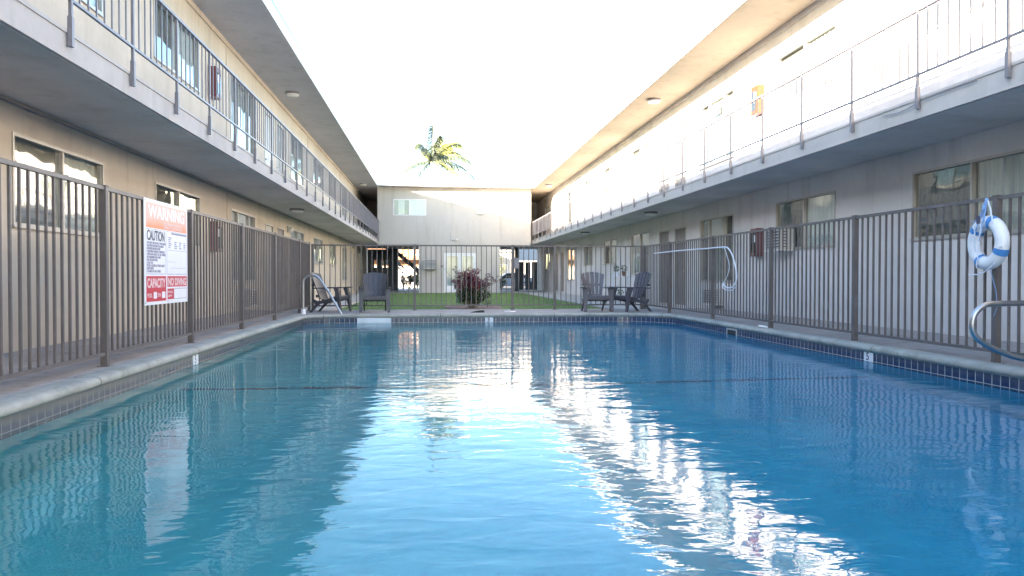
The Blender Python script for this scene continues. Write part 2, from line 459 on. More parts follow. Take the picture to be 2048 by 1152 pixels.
# deck with a pool-shaped hole
def sheet_with_hole(name, m, x0, x1, y0, y1, z, hole):
    bm = bmesh.new()
    def loop(pts):
        vs = [bm.verts.new((x, y, z)) for x, y in pts]
        return [bm.edges.new((vs[i], vs[(i + 1) % len(vs)])) for i in range(len(vs))]
    ed = loop([(x0, y0), (x1, y0), (x1, y1), (x0, y1)]) + loop(hole)
    bmesh.ops.triangle_fill(bm, use_beauty=True, use_dissolve=False, edges=ed)
    for f in bm.faces:
        if f.normal.z < 0: f.normal_flip()
    me = bpy.data.meshes.new(name); bm.to_mesh(me); bm.free(); me.materials.append(M[m])
    o = bpy.data.objects.new(name, me); C.objects.link(o); return struct(o)
XL, XR = -4.57, 7.25
sheet_with_hole('pool_deck', 'deck', XL + .002, XR - .002, -14, 18.55, 0, offs(.18))
struct(MB().box(XL + .002, XR - .002, 18.552, 18.60, -.22, -.002).build('deck_edge', 'deck'))
sheet_with_hole('ground', 'ground', -400, 400, -300, 700, -.24, [(-4, -1), (6.5, -1), (6.5, 18), (-4, 18)])
# walkways, lawn, planting bed
struct(MB().box(XL + .002, -2.95, 18.602, 52, -.235, -.13).build('walkway', 'walk'))
struct(MB().box(5.2, XR - .002, 18.602, 52, -.235, -.13).build('walkway', 'walk'))
struct(MB().box(-2.95, 5.2, 43.1, 60, -.235, -.132).build('walkway', 'walk'))
b = MB(); N = 60
random.seed(3)
lp = []
for k in range(N + 1): lp.append((-2.75 + 7.7 * k / N, 18.72))
poly = [(-2.75 + .5, 18.72), (5.0 - .4, 18.72), (5.0, 19.2), (5.05, 43.0), (-2.8, 43.0), (-2.75, 19.4)]
b.prism(poly, 'z', -.235, -.135)
struct(b.build('lawn', 'lawn'))
b = MB(); th = [(1.2 + .85 * cos(a) * (1 + .12 * sin(3 * a)), 22.4 + 2.8 * sin(a)) for a in [2 * pi * k / 40 for k in range(40)]]
b.prism(th, 'z', -.14, -.118)
struct(b.build('planting_bed', 'bed'))
# grass blades: uneven tufts that break up the lawn's surface
b = MB()
for k in range(9000):
    x = random.uniform(-2.6, 4.9); y = 18.8 + 24 * random.random() ** 1.6
    if (x - 1.2) ** 2 / .8 + (y - 22.4) ** 2 / 8 < 1: continue
    a = random.uniform(0, pi); h = random.uniform(.02, .05); w = .006
    dx, dy = cos(a) * w, sin(a) * w; lx, ly = random.uniform(-.02, .02), random.uniform(-.02, .02)
    b.face([(x - dx, y - dy, -.136), (x + dx, y + dy, -.136), (x + lx, y + ly, -.136 + h)])
g = b.build('grass', 'lawn'); tag(g, 'short mown grass in front of the rear building', 'grass', kind='stuff')

# ------------------------------------------------------------------ buildings on either side
WINDOWS = [  # y0, y1, z0, z1, kind, mullions
    (-9.5, -7.3, 1.38, 2.40, 'w', 1), (-3.6, -2.5, -.02, 2.15, 'd', 0), (-1.6, -.5, -.02, 2.15, 'd', 0), (4.2, 6.6, .70, 2.38, 't', 2),
    (8.6, 10.85, 1.38, 2.40, 'w', 1), (12.75, 15.10, 1.38, 2.39, 'w', 1), (17.35, 19.60, .70, 2.36, 't', 2),
    (20.75, 21.75, -.02, 2.28, 'd', 0), (22.3, 23.3, -.02, 2.28, 'd', 0), (24.4, 26.75, .92, 2.36, 't', 1),
    (28.9, 31.2, 1.33, 2.34, 'w', 1), (33.4, 35.4, 1.33, 2.34, 'w', 1), (37.8, 39.9, .62, 2.32, 't', 1),
    (40.9, 41.9, -.02, 2.22, 'd', 0), (42.9, 43.8, -.02, 2.22, 'd', 0), (46, 48, 1.3, 2.3, 'w', 1)]

def wall_sheet(X, sgn, y0, y1, z0, z1, ops, depth=.13):
    """front face at X with openings; reveals go back by depth (sgn = direction away from the court)"""
    b = MB()
    ys = sorted({y0, y1, *[o[0] for o in ops], *[o[1] for o in ops]}); zs = sorted({z0, z1, *[o[2] for o in ops], *[o[3] for o in ops]})
    for i in range(len(ys) - 1):
        for k in range(len(zs) - 1):
            cy, cz = (ys[i] + ys[i + 1]) / 2, (zs[k] + zs[k + 1]) / 2
            if any(o[0] < cy < o[1] and o[2] < cz < o[3] for o in ops): continue
            q = [(X, ys[i], zs[k]), (X, ys[i + 1], zs[k]), (X, ys[i + 1], zs[k + 1]), (X, ys[i], zs[k + 1])]
            b.face(q if sgn < 0 else q[::-1])
    for a, c, e, f in [o[:4] for o in ops]:
        X2 = X + sgn * depth
        b.face([(X, a, e), (X, c, e), (X2, c, e), (X2, a, e)]); b.face([(X, a, f), (X, c, f), (X2, c, f), (X2, a, f)])
        b.face([(X, a, e), (X, a, f), (X2, a, f), (X2, a, e)]); b.face([(X, c, e), (X, c, f), (X2, c, f), (X2, c, e)])
        b.face([(X2, a, e), (X2, c, e), (X2, c, f), (X2, a, f)])
    return b

def window(par, X, sgn, a, c, e, f, kind, mull, dz, seed, lit):
    """X wall face, sgn away from court"""
    rnd = random.Random(seed); e += dz; f += dz
    xo, xi = X - sgn * .012, X + sgn * .055
    b = MB(); t = .035
    e2 = e + .002; f2 = f - .002; a2 = a + .002; c2 = c - .002
    b.box(xo, xi, a2, c2, e2, e2 + t); b.box(xo, xi, a2, c2, f2 - t, f2)
    b.box(xo, xi, a2, a2 + t, e2 + t, f2 - t); b.box(xo, xi, c2 - t, c2, e2 + t, f2 - t)
    if mull == 1: ms = [(a + c) / 2]
    else: ms = [a + (c - a) * .27, a + (c - a) * .73]
    for q in ms: b.box(X - sgn * .004, xi, q - .022, q + .022, e2 + t, f2 - t)
    # sill
    b.box(X - sgn * .03, X - sgn * .0125, a - .015, c + .015, e - .022, e + .004)
    w = b.build('window', 'alu', par)
    edges = [a2 + t] + ms + [c2 - t]
    for k in range(len(edges) - 1):
        y0, y1 = edges[k], edges[k + 1]
        xg = X + sgn * (.03 if k % 2 else .042)
        MB().box(xg, xg + sgn * .004, y0 + .004, y1 - .004, e2 + t, f2 - t).build('pane', 'glass', w)
        # what hangs behind the pane: screen or curtain
        dark = (k % 2 == 1) if not lit else (k % 2 == 0)
        if mull == 2: dark = k != 1
        cb = MB(); n = 26; x0 = X + sgn * .095; prev = None
        for j in range(n + 1):
            yy = y0 + (y1 - y0) * j / n; xx = x0 + (0 if dark else .016 * sin(j * 1.9 + rnd.random()))
            if prev: cb.face([(prev[0], prev[1], e2), (xx, yy, e2), (xx, yy, f2), (prev[0], prev[1], f2)])
            prev = (xx, yy)
        cb.build('insect_screen' if dark else 'curtain', 'blind' if dark else ('curtain' if rnd.random() < .6 else 'curtain_white'), w)
    return w
def door(par, X, sgn, a, c, e, f, dz, dark):
    e += dz; f += dz
    b = MB().bbox(X + sgn * .03, X + sgn * .075, a + .045, c - .045, e + .01, f - .045, .004)
    for z0, z1 in ((.14, .9), (1.0, 1.85)):
        for y0, y1 in ((a + .15, (a + c) / 2 - .04), ((a + c) / 2 + .04, c - .15)):
            b.bbox(X + sgn * .024, X + sgn * .0295, y0, y1, e + z0, e + z1, .002)
    d = b.build('door', 'doordark' if dark else 'door', par)
    fr = MB(); x0, x1 = X - sgn * .01, X + sgn * .08
    fr.box(x0, x1, a + .002, a + .04, e + .004, f - .002); fr.box(x0, x1, c - .04, c - .002, e + .004, f - .002); fr.box(x0, x1, a + .04, c - .04, f - .04, f - .002)
    fr.build('frame', 'alu', d)
    MB().tube([(X + sgn * .02, a + .11, e + 1.0), (X - sgn * .03, a + .11, e + 1.0)], .022, 10).build('handle', 'chrome', d)
    return d

def side_building(name, label, sgn, X, EX, wallm, slabm):
    """X wall face, EX slab/roof edge; sgn = -1 left, +1 right"""
    T = thing(name, label, 'building', (0, 0, 0))
    Y0, Y1 = -14, 52
    WIN = [(8.1, 10.58) + w[2:] if sgn > 0 and w[0] == 8.6 else w for w in WINDOWS]
    ops = [w[:4] for w in WIN]
    wb = wall_sheet(X, sgn, Y0, Y1, -.23, 2.76, ops)
    wb.box(X + sgn * .14, X + sgn * 9, Y0, Y1, -.23, 6.0)
    wb.build('wall', wallm, T)
    uo = [(w[0], w[1], w[2] + 3.05, w[3] + 3.05) for w in WIN]
    wall_sheet(X, sgn, Y0, Y1, 2.99, 6.05, uo).build('upper_wall', wallm, T)
    # vertical control joints (thin battens)
    for y in (7.35, 17.0, 27.6, 36.6):
        j = MB(); j.box(X, X - sgn * .014, y, y + .05, -.1, 2.75); j.box(X, X - sgn * .014, y, y + .05, 3.0, 5.928)
        j.build('batten', wallm, T)
    # balcony slab: soffit, edge, and a drip joint line along the fascia
    sb = MB(); sb.box(EX, X + sgn * .1, Y0, Y1, 2.755, 2.99)
    sl = sb.build('balcony_slab', slabm, T)
    MB().box(EX - sgn * .012, EX, Y0, Y1, 2.978, 3.012).build('drip_edge', slabm, sl)
    MB().box(EX + sgn * .04, X - sgn * .01, Y0 + .01, Y1, 2.748, 2.7545).build('soffit', 'soffit', sl)
    # roof
    rb = MB(); rb.box(EX, X + sgn * 9.3, Y0, 53, 6.06, 6.30)
    rf = rb.build('roof', 'roofing', T)
    MB().box(EX - sgn * .02, EX - sgn * .002, Y0, 53, 6.05, 6.31).build('fascia', 'fascia', rf)
    MB().box(EX + sgn * .01, X + sgn * .2, Y0, 52.5, 6.044, 6.0595).build('soffit', 'roofsoffit' if sgn < 0 else 'roofsoffit_right', rf)
    # crown board where the wall meets the roof soffit
    MB().box(X - sgn * .03, X - sgn * .001, Y0, 52, 5.93, 6.043).build('crown_board', wallm, T)
    for k, w in enumerate(WIN):
        for dz in (0, 3.05):
            if w[4] == 'd': door(T, X, sgn, *w[:4], dz, (k % 2 == 0) or sgn > 0)
            else: window(T, X, sgn, *w[:4], w[4], w[5], dz, k * 7 + (1 if dz else 0) + (100 if sgn > 0 else 0), sgn < 0)
    # far end wall closing the upper gallery
    MB().box(X - sgn * .001, EX, 51.7, 51.95, 2.992, 6.043).build('end_wall', wallm, T)
    # balcony railing
    RX = EX - sgn * .035
    rl = MB(); rl.box(RX - .022, RX + .022, Y0, 43.95, 4.045, 4.075)
    ra = rl.build('balcony_railing', 'rail', T)
    MB().box(RX - .015, RX + .015, Y0, 43.95, 3.265, 3.29).build('bottom_rail', 'rail', ra)
    step = 1.365; y = 6.98 - 15 * step if sgn < 0 else 7.05 - 14 * 1.43
    if sgn > 0: step = 1.43
    ball = MB(); first = None
    while y < 43.9:
        if first is None:
            pb = MB().box(-.014, .014, -.015, .015, 2.86, 4.044)
            pb.box(-.021, .021, -.021, .021, 2.86, 3.13)
            first = pb.build('post', 'rail', ra); first.location = (RX, y, 0)
        else:
            c = first.copy(); C.objects.link(c); c.parent = ra; c.location = (RX, y, 0)
        for k in range(1, 8):
            yy = y + step * k / 8
            if yy < 43.9: ball.box(RX - .007, RX + .007, yy - .007, yy + .007, 3.29, 4.045)
        y += step
    ball.build('balusters', 'rail', ra)
    return T
LB = side_building('apartment_building', 'long cream two storey apartment building along the left side of the pool, in shade', -1, XL, -3.24, 'stucco', 'slab')
RB = side_building('apartment_building', 'long pale two storey apartment building along the right side, its upper wall in full sun', 1, XR, 5.90, 'stucco_right', 'slab')

# ------------------------------------------------------------------ rear building
BY = 44.0
T = thing('apartment_building', 'rear two storey building across the lawn with sliding window and french doors', 'building', (0, 0, 0))
bx0, bx1 = -3.29, 5.78
def wall_y(Y, x0, x1, z0, z1, ops, depth=.13):
    b = MB(); xs = sorted({x0, x1, *[o[0] for o in ops], *[o[1] for o in ops]}); zs = sorted({z0, z1, *[o[2] for o in ops], *[o[3] for o in ops]})
    for i in range(len(xs) - 1):
        for k in range(len(zs) - 1):
            cx, cz = (xs[i] + xs[i + 1]) / 2, (zs[k] + zs[k + 1]) / 2
            if any(o[0] < cx < o[1] and o[2] < cz < o[3] for o in ops): continue
            b.face([(xs[i], Y, zs[k]), (xs[i + 1], Y, zs[k]), (xs[i + 1], Y, zs[k + 1]), (xs[i], Y, zs[k + 1])])
    for a, c, e, f in ops:
        Y2 = Y + depth
        b.face([(a, Y, e), (c, Y, e), (c, Y2, e), (a, Y2, e)]); b.face([(a, Y, f), (c, Y, f), (c, Y2, f), (a, Y2, f)])
        b.face([(a, Y, e), (a, Y, f), (a, Y2, f), (a, Y2, e)]); b.face([(c, Y, e), (c, Y, f), (c, Y2, f), (c, Y2, e)])
        b.face([(a, Y2, e), (c, Y2, e), (c, Y2, f), (a, Y2, f)])
    return b
b = wall_y(BY, bx0, bx1, 2.70, 6.07, [(-2.37, -.45, 4.42, 5.37)])
b.box(bx0, bx1, BY + .14, 52, 2.70, 6.05)
b.box(bx0, bx0 + .01, BY + .001, BY + .139, 2.7, 6.05); b.box(bx1 - .01, bx1, BY + .001, BY + .139, 2.7, 6.05)
b.box(bx0 + .01, bx1 - .01, BY + .002, BY + .139, 2.70, 2.71)
b.build('upper_wall', 'stucco_back', T)
b = wall_y(BY + .02, -.90, 3.92, -.23, 2.699, [(.60, 2.50, -.12, 2.22)])
b.box(-.90, 3.92, BY + .16, 52, -.23, 2.697)
b.box(-.90, -.89, BY + .021, BY + .159, -.23, 2.697); b.box(3.91, 3.92, BY + .021, BY + .159, -.23, 2.697)
b.build('ground_floor_wall', 'stucco_back', T)
for x in (-.35, .2, 2.85, 3.35): MB().box(x, x + .025, BY + .008, BY + .0195, -.1, 2.68).build('batten', 'stucco_back', T)
rb = MB().box(bx0 - .3, bx1 + .12, BY - .75, 53, 6.085, 6.32); rf = rb.build('roof', 'roofing', T)
MB().box(bx0 + .02, bx1 + .06, BY - .77, BY - .752, 6.075, 6.325).build('fascia', 'fascia', rf)
MB().box(bx0 + .03, bx1 + .05, BY - .74, BY + .1, 6.072, 6.0845).build('soffit', 'roofsoffit', rf)
# window (two panes)
def win_y(par, Y, a, c, e, f, name='window', m='whiteframe'):
    b = MB(); t = .05
    b.box(a, c, Y - .012, Y + .055, e, e + t); b.box(a, c, Y - .012, Y + .055, f - t, f)
    b.box(a, a + t, Y - .012, Y + .055, e + t, f - t); b.box(c - t, c, Y - .012, Y + .055, e + t, f - t)
    mx = (a + c) / 2; b.box(mx - .03, mx + .03, Y - .006, Y + .055, e + t, f - t)
    w = b.build(name, m, par)
    for k, (x0, x1) in enumerate(((a + t, mx - .03), (mx + .03, c - t))):
        MB().box(x0, x1, Y + .03, Y + .034, e + t, f - t).build('pane', 'glass', w)
    return w
w = win_y(T, BY, -2.368, -.452, 4.422, 5.368)
MB().box(-2.3, -1.45, BY + .09, BY + .095, 4.47, 5.32).build('insect_screen', 'blind', w)
MB().box(-2.08, -1.72, BY + .075, BY + .08, 4.47, 5.32).build('curtain', 'curtain', w)
MB().box(-1.38, -.5, BY + .07, BY + .075, 4.47, 5.32).build('curtain', 'curtain_white', w)
# french doors
d = MB(); Yd = BY + .02
d.box(.602, .68, Yd - .015, Yd + .07, -.118, 2.218); d.box(2.42, 2.498, Yd - .015, Yd + .07, -.118, 2.218); d.box(.68, 2.42, Yd - .015, Yd + .07, 2.13, 2.218)
d.box(1.52, 1.58, Yd - .01, Yd + .07, -.118, 2.13)
fd = d.build('french_door', 'whiteframe', T)
for x0, x1 in ((.685, 1.515), (1.585, 2.415)):
    lf = MB(); s = .09
    lf.box(x0, x0 + s, Yd + .01, Yd + .05, -.1, 2.12); lf.box(x1 - s, x1, Yd + .01, Yd + .05, -.1, 2.12); lf.box(x0 + s, x1 - s, Yd + .01, Yd + .05, -.1, .28); lf.box(x0 + s, x1 - s, Yd + .01, Yd + .05, 2.02, 2.12)
    lf.build('door_leaf', 'whiteframe', fd)
    MB().box(x0 + s, x1 - s, Yd + .028, Yd + .032, .28, 2.02).build('pane', 'glass', fd)
    MB().box(x0 + s, x1 - s, Yd + .09, Yd + .095, .2, 2.08).build('curtain', 'curtain_white', fd)
MB().tube([(1.49, Yd - .03, .98), (1.49, Yd + .01, .98), (1.40, Yd - .03, .98)], .014, 8).build('handle', 'chrome', fd)
# wall vent
MB().prism([(BY - .14, 4.54), (BY - .001, 4.46), (BY - .001, 4.66), (BY - .03, 4.66)], 'x', 2.55, 2.95).build('vent_hood', 'fascia', T)

# ------------------------------------------------------------------ fences
frnd = random.Random(21)
def fence_run(name, label, p0, p1, posts, h0, h1, sp=.123, gate=None, side=0):
    """p0,p1 on the ground; posts as distances; height h0..h1"""
    L = math.dist(p0, p1); ang = math.atan2(p1[1] - p0[1], p1[0] - p0[0])
    T = thing(name, label, 'fence', (p0[0], p0[1], 0), ang)
    H = lambda s: h0 + (h1 - h0) * s / L
    proto = None
    for k, s in enumerate(posts):
        hh = H(s)
        b = MB().bbox(s - .03, s + .03, -.03, .03, .0, hh - .012, .003); b.bbox(s - .034, s + .034, -.034, .034, hh - .012, hh + .004, .003)
        b.box(s - .055, s + .055, -.05, .05, .0, .006)
        b.build('post', 'fence', T)
    for k in range(len(posts) - 1):
        s0, s1 = posts[k] + .03, posts[k + 1] - .03
        z0, z1 = H(s0), H(s1)
        b = MB()
        def railm(za, zb, hgt, wd):
            P = []
            i = len(b.v)
            for s, z in ((s0, za), (s1, zb)):
                b.v.extend([(s, -wd, z), (s, wd, z), (s, wd, z + hgt), (s, -wd, z + hgt)])
            b.f.extend([(i, i + 1, i + 2, i + 3), (i + 4, i + 7, i + 6, i + 5)] + [(i + q, i + 4 + q, i + 4 + (q + 1) % 4, i + (q + 1) % 4) for q in range(4)])
        railm(z0 - .04, z1 - .04, .034, .019); b.build('top_rail', 'fence', T)
        b = MB(); railm(.10, .10, .03, .017); b.build('bottom_rail', 'fence', T)
        pk = MB(); n = max(2, round((s1 - s0) / sp)); d = (s1 - s0) / n
        for q in range(1, n):
            s = s0 + d * q + frnd.uniform(-.003, .003); s2 = frnd.uniform(-.004, .004); i = len(pk.v)
            pk.v += [(s + a, b_, .13) for a, b_ in ((-.0095, -.0095), (.0095, -.0095), (.0095, .0095), (-.0095, .0095))] + [(s + s2 + a, b_, H(s) - .04) for a, b_ in ((-.0095, -.0095), (.0095, -.0095), (.0095, .0095), (-.0095, .0095))]
            pk.f += [(i + r, i + (r + 1) % 4, i + 4 + (r + 1) % 4, i + 4 + r) for r in range(4)]
        pk.build('picket_panel', 'fence', T)
    return T
LX, RX_ = -2.99, 5.25
pl = [7.1 - 2.4 * k for k in range(5, 0, -1)] + [7.1, 9.5, 11.93, 14.33, 16.9, 18.2]
fence_run('pool_fence', 'brown metal picket fence along the left side of the pool, carrying the rules sign', (LX, -5.2), (LX, 18.2), [p + 5.2 for p in pl], 1.655, 1.64)
pr = [6.46 - 2.36 * k for k in range(5, 0, -1)] + [6.46, 8.82, 11.16, 13.61, 16.2, 18.2]
fence_run('pool_fence', 'brown metal picket fence along the right side of the pool, carrying the life ring', (RX_ + .03, -5.6), (RX_ + .03, 18.2), [p + 5.6 for p in pr], 1.565, 1.60)
F3 = fence_run('pool_fence', 'metal picket fence with a gate across the far end of the pool, behind the chairs', (LX + .06, 18.2), (RX_ - .04, 18.2), [.03, 2.46, 4.86, 5.92, 8.13], 1.60, 1.60, .123)
b = MB().bbox(4.90, 5.02, -.06, -.034, 1.02, 1.28, .004); b.bbox(4.92, 4.99, -.075, -.06, 1.10, 1.16, .003)
b.build('gate_lock_box', 'rail', F3)

# ------------------------------------------------------------------ ceiling lights
def ceiling_light(z, x, y, label):
    T = thing('ceiling_light', label, 'ceiling light', (x, y, z), group='round ceiling lights under the soffits')
    m = Matrix.Rotation(pi, 4, 'X')
    MB().lathe([(.20, 0), (.205, .02), (.20, .05), (.18, .055)], seg=28, mtx=m).build('base', 'rail', T, True)
    MB().lathe([(.175, .055), (.178, .075), (.155, .10), (.10, .118), (.03, .124)], seg=28, mtx=m).build('diffuser', 'lamp', T, True)
for z, x, y, lb in ((6.042, -3.98, 21.6, 'round white ceiling light under the left roof overhang, nearest'), (6.042, -3.95, 42.3, 'small distant ceiling light under the far end of the left roof'),
                    (2.746, -3.87, 21.6, 'round ceiling light under the left balcony slab'), (6.042, 6.45, 21.3, 'round white ceiling light under the sunlit right roof overhang'),
                    (6.042, 6.5, 41.7, 'small distant ceiling light under the far end of the right roof'), (2.746, 6.42, 21.5, 'round ceiling light under the right balcony slab'),
                    (2.746, 6.5, 31.5, 'far ceiling light under the right balcony, lower beyond the first')):
    ceiling_light(z, x, y, lb)

# ------------------------------------------------------------------ fire extinguisher cabinets
def cabinet(X, sgn, z, label, m):
    T = thing('fire_extinguisher_cabinet', label, 'fire extinguisher cabinet', (X, 15.85, z), group='fire extinguisher cabinets on the walls')
    d = -sgn
    MB().bbox(min(d * .002, d * .17), max(d * .002, d * .17), -.17, .17, -.31, .31, .008).build('box', m, T)
    MB().bbox(min(d * .171, d * .178), max(d * .171, d * .178), -.12, .12, -.24, .20, .002).build('door', 'glassdark', T)
    MB().box(min(d * .179, d * .181), max(d * .179, d * .181), -.12, -.03, .0, .16).build('notice', 'signwhite', T)
cabinet(XL, -1, 1.64, 'dark red cabinet on the left ground floor wall behind the fence', 'red')
cabinet(XL, -1, 4.80, 'dark red cabinet on the left upper wall behind the balcony railing', 'red')
cabinet(XR, 1, 1.58, 'red brown cabinet low on the right wall beside the window air conditioner', 'red')
cabinet(XR, 1, 4.74, 'orange cabinet on the sunlit right upper wall', 'orange')

# ------------------------------------------------------------------ air conditioners
def air_con(loc, rz, label, w=.62, h=.40, d=.30):
    """front faces local -Y, back at y=0"""
    T = thing('air_conditioner', label, 'air conditioner', loc, rz, group='wall and window air conditioners')
    MB().bbox(-w / 2, w / 2, -d, -.002, -h / 2, h / 2, .01).build('case', 'ac', T)
    b = MB()
    for k in range(6):
        z = -h / 2 + .06 + k * (h - .12) / 5; b.box(-w / 2 + .04, w / 2 - .04, -d - .006, -d - .001, z - .016, z + .016)
        b.box(w / 2 + .001, w / 2 + .005, -d + .05, -d * .45, z - .009, z + .009)
    b.build('grille', 'bin', T)
    MB().box(-w / 2 - .02, w / 2 + .02, -d - .03, -.002, -h / 2 - .022, -h / 2 - .002).build('shelf', 'whiteframe', T)
air_con((XR, 14.62, 1.58), R(-90), 'air conditioner fitted in the second window of the right ground floor wall', .62, .42, .30)
air_con((XR, 18.25, .32), R(-90), 'air conditioner low on the right wall under the tall three pane window')
air_con((XL, 18.25, .32), R(90), 'air conditioner low on the left wall under the tall three pane window')
air_con((-.22, BY + .008, 1.56), 0, 'slatted air conditioner on the rear building wall left of the french doors', .74, .50, .32)

# ------------------------------------------------------------------ adirondack chairs
def adirondack(label, loc, rz, solid=False, m='chair'):
    T = thing('adirondack_chair', label, 'chair', loc, rz, group='plastic garden chairs at the far end of the pool')
    # seat: contoured shell with slots
    prof = [(-.33, .345), (-.315, .375), (-.26, .385), (-.15, .355), (0, .305), (.15, .262), (.22, .255)]
    b = MB(); ns = 5; W_ = .50; gap = .004 if solid else .008
    for k in range(ns):
        x0 = -W_ / 2 + W_ * k / ns + gap; x1 = -W_ / 2 + W_ * (k + 1) / ns - gap
        i = len(b.v)
        for y, z in prof: b.v += [(x0, y, z), (x1, y, z), (x1, y, z - .022), (x0, y, z - .022)]
        for q in range(len(prof) - 1):
            for r in range(4): b.f.append((i + 4 * q + r, i + 4 * q + (r + 1) % 4, i + 4 * q + 4 + (r + 1) % 4, i + 4 * q + 4 + r))
        b.f += [(i, i + 3, i + 2, i + 1), tuple(i + 4 * (len(prof) - 1) + q for q in range(4))]
    b.bbox(-W_ / 2, W_ / 2, -.335, -.312, .285, .362, .006); b.box(-W_ / 2 + .01, W_ / 2 - .01, -.1, -.06, .29, .31)
    b.build('seat', m, T)
    # backrest: slats from the seat fanning to an arched top
    b = MB(); n = 5
    bw, tw = (.45, .56) if solid else (.36, .60)
    for k in range(n):
        u0, u1 = k / n, (k + 1) / n; g = .002 if solid else .012
        i = len(b.v); rows = 9
        for r in range(rows + 1):
            t = r / rows; w = bw + (tw - bw) * (t ** .85)
            for u, s in ((u0, g), (u1, -g)):
                arch = (1 - (2 * u - 1) ** 2) * (.05 if solid else .065)
                zt = .30 + t * (.57 + arch); y = .20 + (zt - .30) * .36 + (2 * u - 1) ** 2 * -.05
                x = (u - .5) * w + s
                if r == rows and not solid: pass
                b.v += [(x, y, zt), (x, y + .022, zt - .004)]
        for r in range(rows):
            o_ = i + 4 * r
            b.f += [(o_, o_ + 2, o_ + 6, o_ + 4), (o_ + 1, o_ + 5, o_ + 7, o_ + 3), (o_, o_ + 4, o_ + 5, o_ + 1), (o_ + 2, o_ + 3, o_ + 7, o_ + 6)]
        b.f += [(i, i + 1, i + 3, i + 2), (i + 4 * rows, i + 4 * rows + 2, i + 4 * rows + 3, i + 4 * rows + 1)]
    b.box(-bw / 2 - .03, bw / 2 + .03, .235, .262, .34, .40); b.box(-.25, .25, .345, .37, .60, .65)
    b.build('backrest', m, T)
    for s in (-1, 1):
        # arm: broad board, wider towards the front
        b = MB(); pts = [(-.40, .075), (-.385, .1), (-.2, .115), (.05, .095), (.30, .06), (.34, .04)]
        i = len(b.v)
        xin = s * .255
        for y, w in pts:
            z = .585 - (y + .4) * .03
            for x in (xin - s * .012, xin + s * w):
                b.v += [(x, y, z), (x, y, z - .026)]
        for q in range(len(pts) - 1):
            o_ = i + 4 * q; b.f += [(o_, o_ + 2, o_ + 6, o_ + 4), (o_ + 1, o_ + 5, o_ + 7, o_ + 3), (o_, o_ + 4, o_ + 5, o_ + 1), (o_ + 2, o_ + 3, o_ + 7, o_ + 6)]
        e_ = i + 4 * (len(pts) - 1); b.f += [(i, i + 1, i + 3, i + 2), (e_, e_ + 2, e_ + 3, e_ + 1)]
        b.build('arm', m, T)
        # front leg: wide board splaying slightly forward, with side web
        b = MB(); i = len(b.v)
        for (z, y, hw, x) in ((0, -.375, .032, .315), (.25, -.345, .045, .305), (.45, -.325, .055, .30), (.562, -.30, .06, .30)):
            for xx, yy in ((x - hw, y), (x + hw, y), (x + hw, y + .03 + z * .12), (x - hw, y + .03 + z * .12)): b.v.append((s * xx, yy, z))
        for q in range(3):
            for r in range(4): b.f.append((i + 4 * q + r, i + 4 * q + (r + 1) % 4, i + 4 * q + 4 + (r + 1) % 4, i + 4 * q + 4 + r))
        b.f += [(i, i + 1, i + 2, i + 3), (i + 12, i + 13, i + 14, i + 15)]
        b.build('leg', m, T)
        # rear leg: side board from under the seat sloping back to the ground
        b = MB(); x0, x1 = s * .232, s * .262
        b.prism([(-.31, .335), (-.05, .30), (.20, .245), (.30, .30), (.33, .27), (.27, .17), (.40, .02), (.44, .0), (.36, .0), (.24, .12), (.16, .19), (-.08, .235), (-.31, .275)], 'x', min(x0, x1), max(x0, x1))
        b.build('leg', m, T)
    return T
adirondack('grey plastic garden chair in side view at the left end, beside the steel handrail', (-2.38, 17.5, 0), R(76), True)
adirondack('broad grey plastic garden chair facing the pool, second from the left', (-1.37, 17.45, 0), R(4), True)
adirondack('grey slatted garden chair with a fan shaped back facing the pool on the right', (3.78, 17.1, 0), R(0), False, 'chair_light')
adirondack('slatted garden chair at the right end, turned left, before the plant stand', (4.60, 16.98, 0), R(-68), False, 'chair_light')

# ------------------------------------------------------------------ handrails
def arcpts(c, r, a0, a1, n, u, v):
    return [Vector(c) + Vector(u) * r * cos(R(a0 + (a1 - a0) * k / n)) + Vector(v) * r * sin(R(a0 + (a1 - a0) * k / n)) for k in range(n + 1)]
T = thing('handrail', 'bent stainless steel handrail running down into the water at the far left corner', 'handrail', (-2.83, 16.5, 0))
pts = [(0, 0, .012), (0, 0, .70)] + arcpts((.14, 0, .70), .14, 180, 92, 8, (1, 0, 0), (0, 0, 1)) + [(.22, -.03, .842)] + arcpts((.23, -.03, .70), .14, 88, 40, 5, (1, 0, 0), (0, 0, 1)) + [(.55, -.16, .50), (.84, -.27, .02), (.90, -.30, -.10), (.905, -.31, -.45)]
MB().tube(pts, .024, 12).build('tube', 'chrome', T, True)
MB().lathe([(.05, .001), (.05, .09), (.035, .11)], seg=16).build('anchor_sleeve', 'plastic_white', T, True)
T = thing('handrail', 'looped stainless steel grab rail at the right edge, low in front of the fence', 'handrail', (5.18, 5.6, 0))
zz = (0, 0, 1); g = MB()
P = [Vector((.06, 0, .012)), Vector((.06, 0, .54))] + arcpts((0, 0, .54), .06, 0, 90, 5, (1, 0, 0), zz)
P += [Vector((-.3, 0, .602)), Vector((-.58, 0, .598))]
cx, cz, rr = -.64, .43, .168
for k in range(1, 17):
    a = R(90 + 145 * k / 16); P.append(Vector((cx + rr * cos(a) * 1.05, 0, cz + rr * sin(a))))
P += [Vector((-.64, 0, .235)), Vector((-.46, 0, .165)), Vector((-.2, 0, .11)), Vector((.035, 0, .075))]
g.tube(P, .0235, 12).build('tube', 'chrome', T, True)
MB().lathe([(.055, .012), (.055, .03), (.03, .04)], (.06, 0, 0), 16).build('anchor_sleeve', 'chrome', T, True)

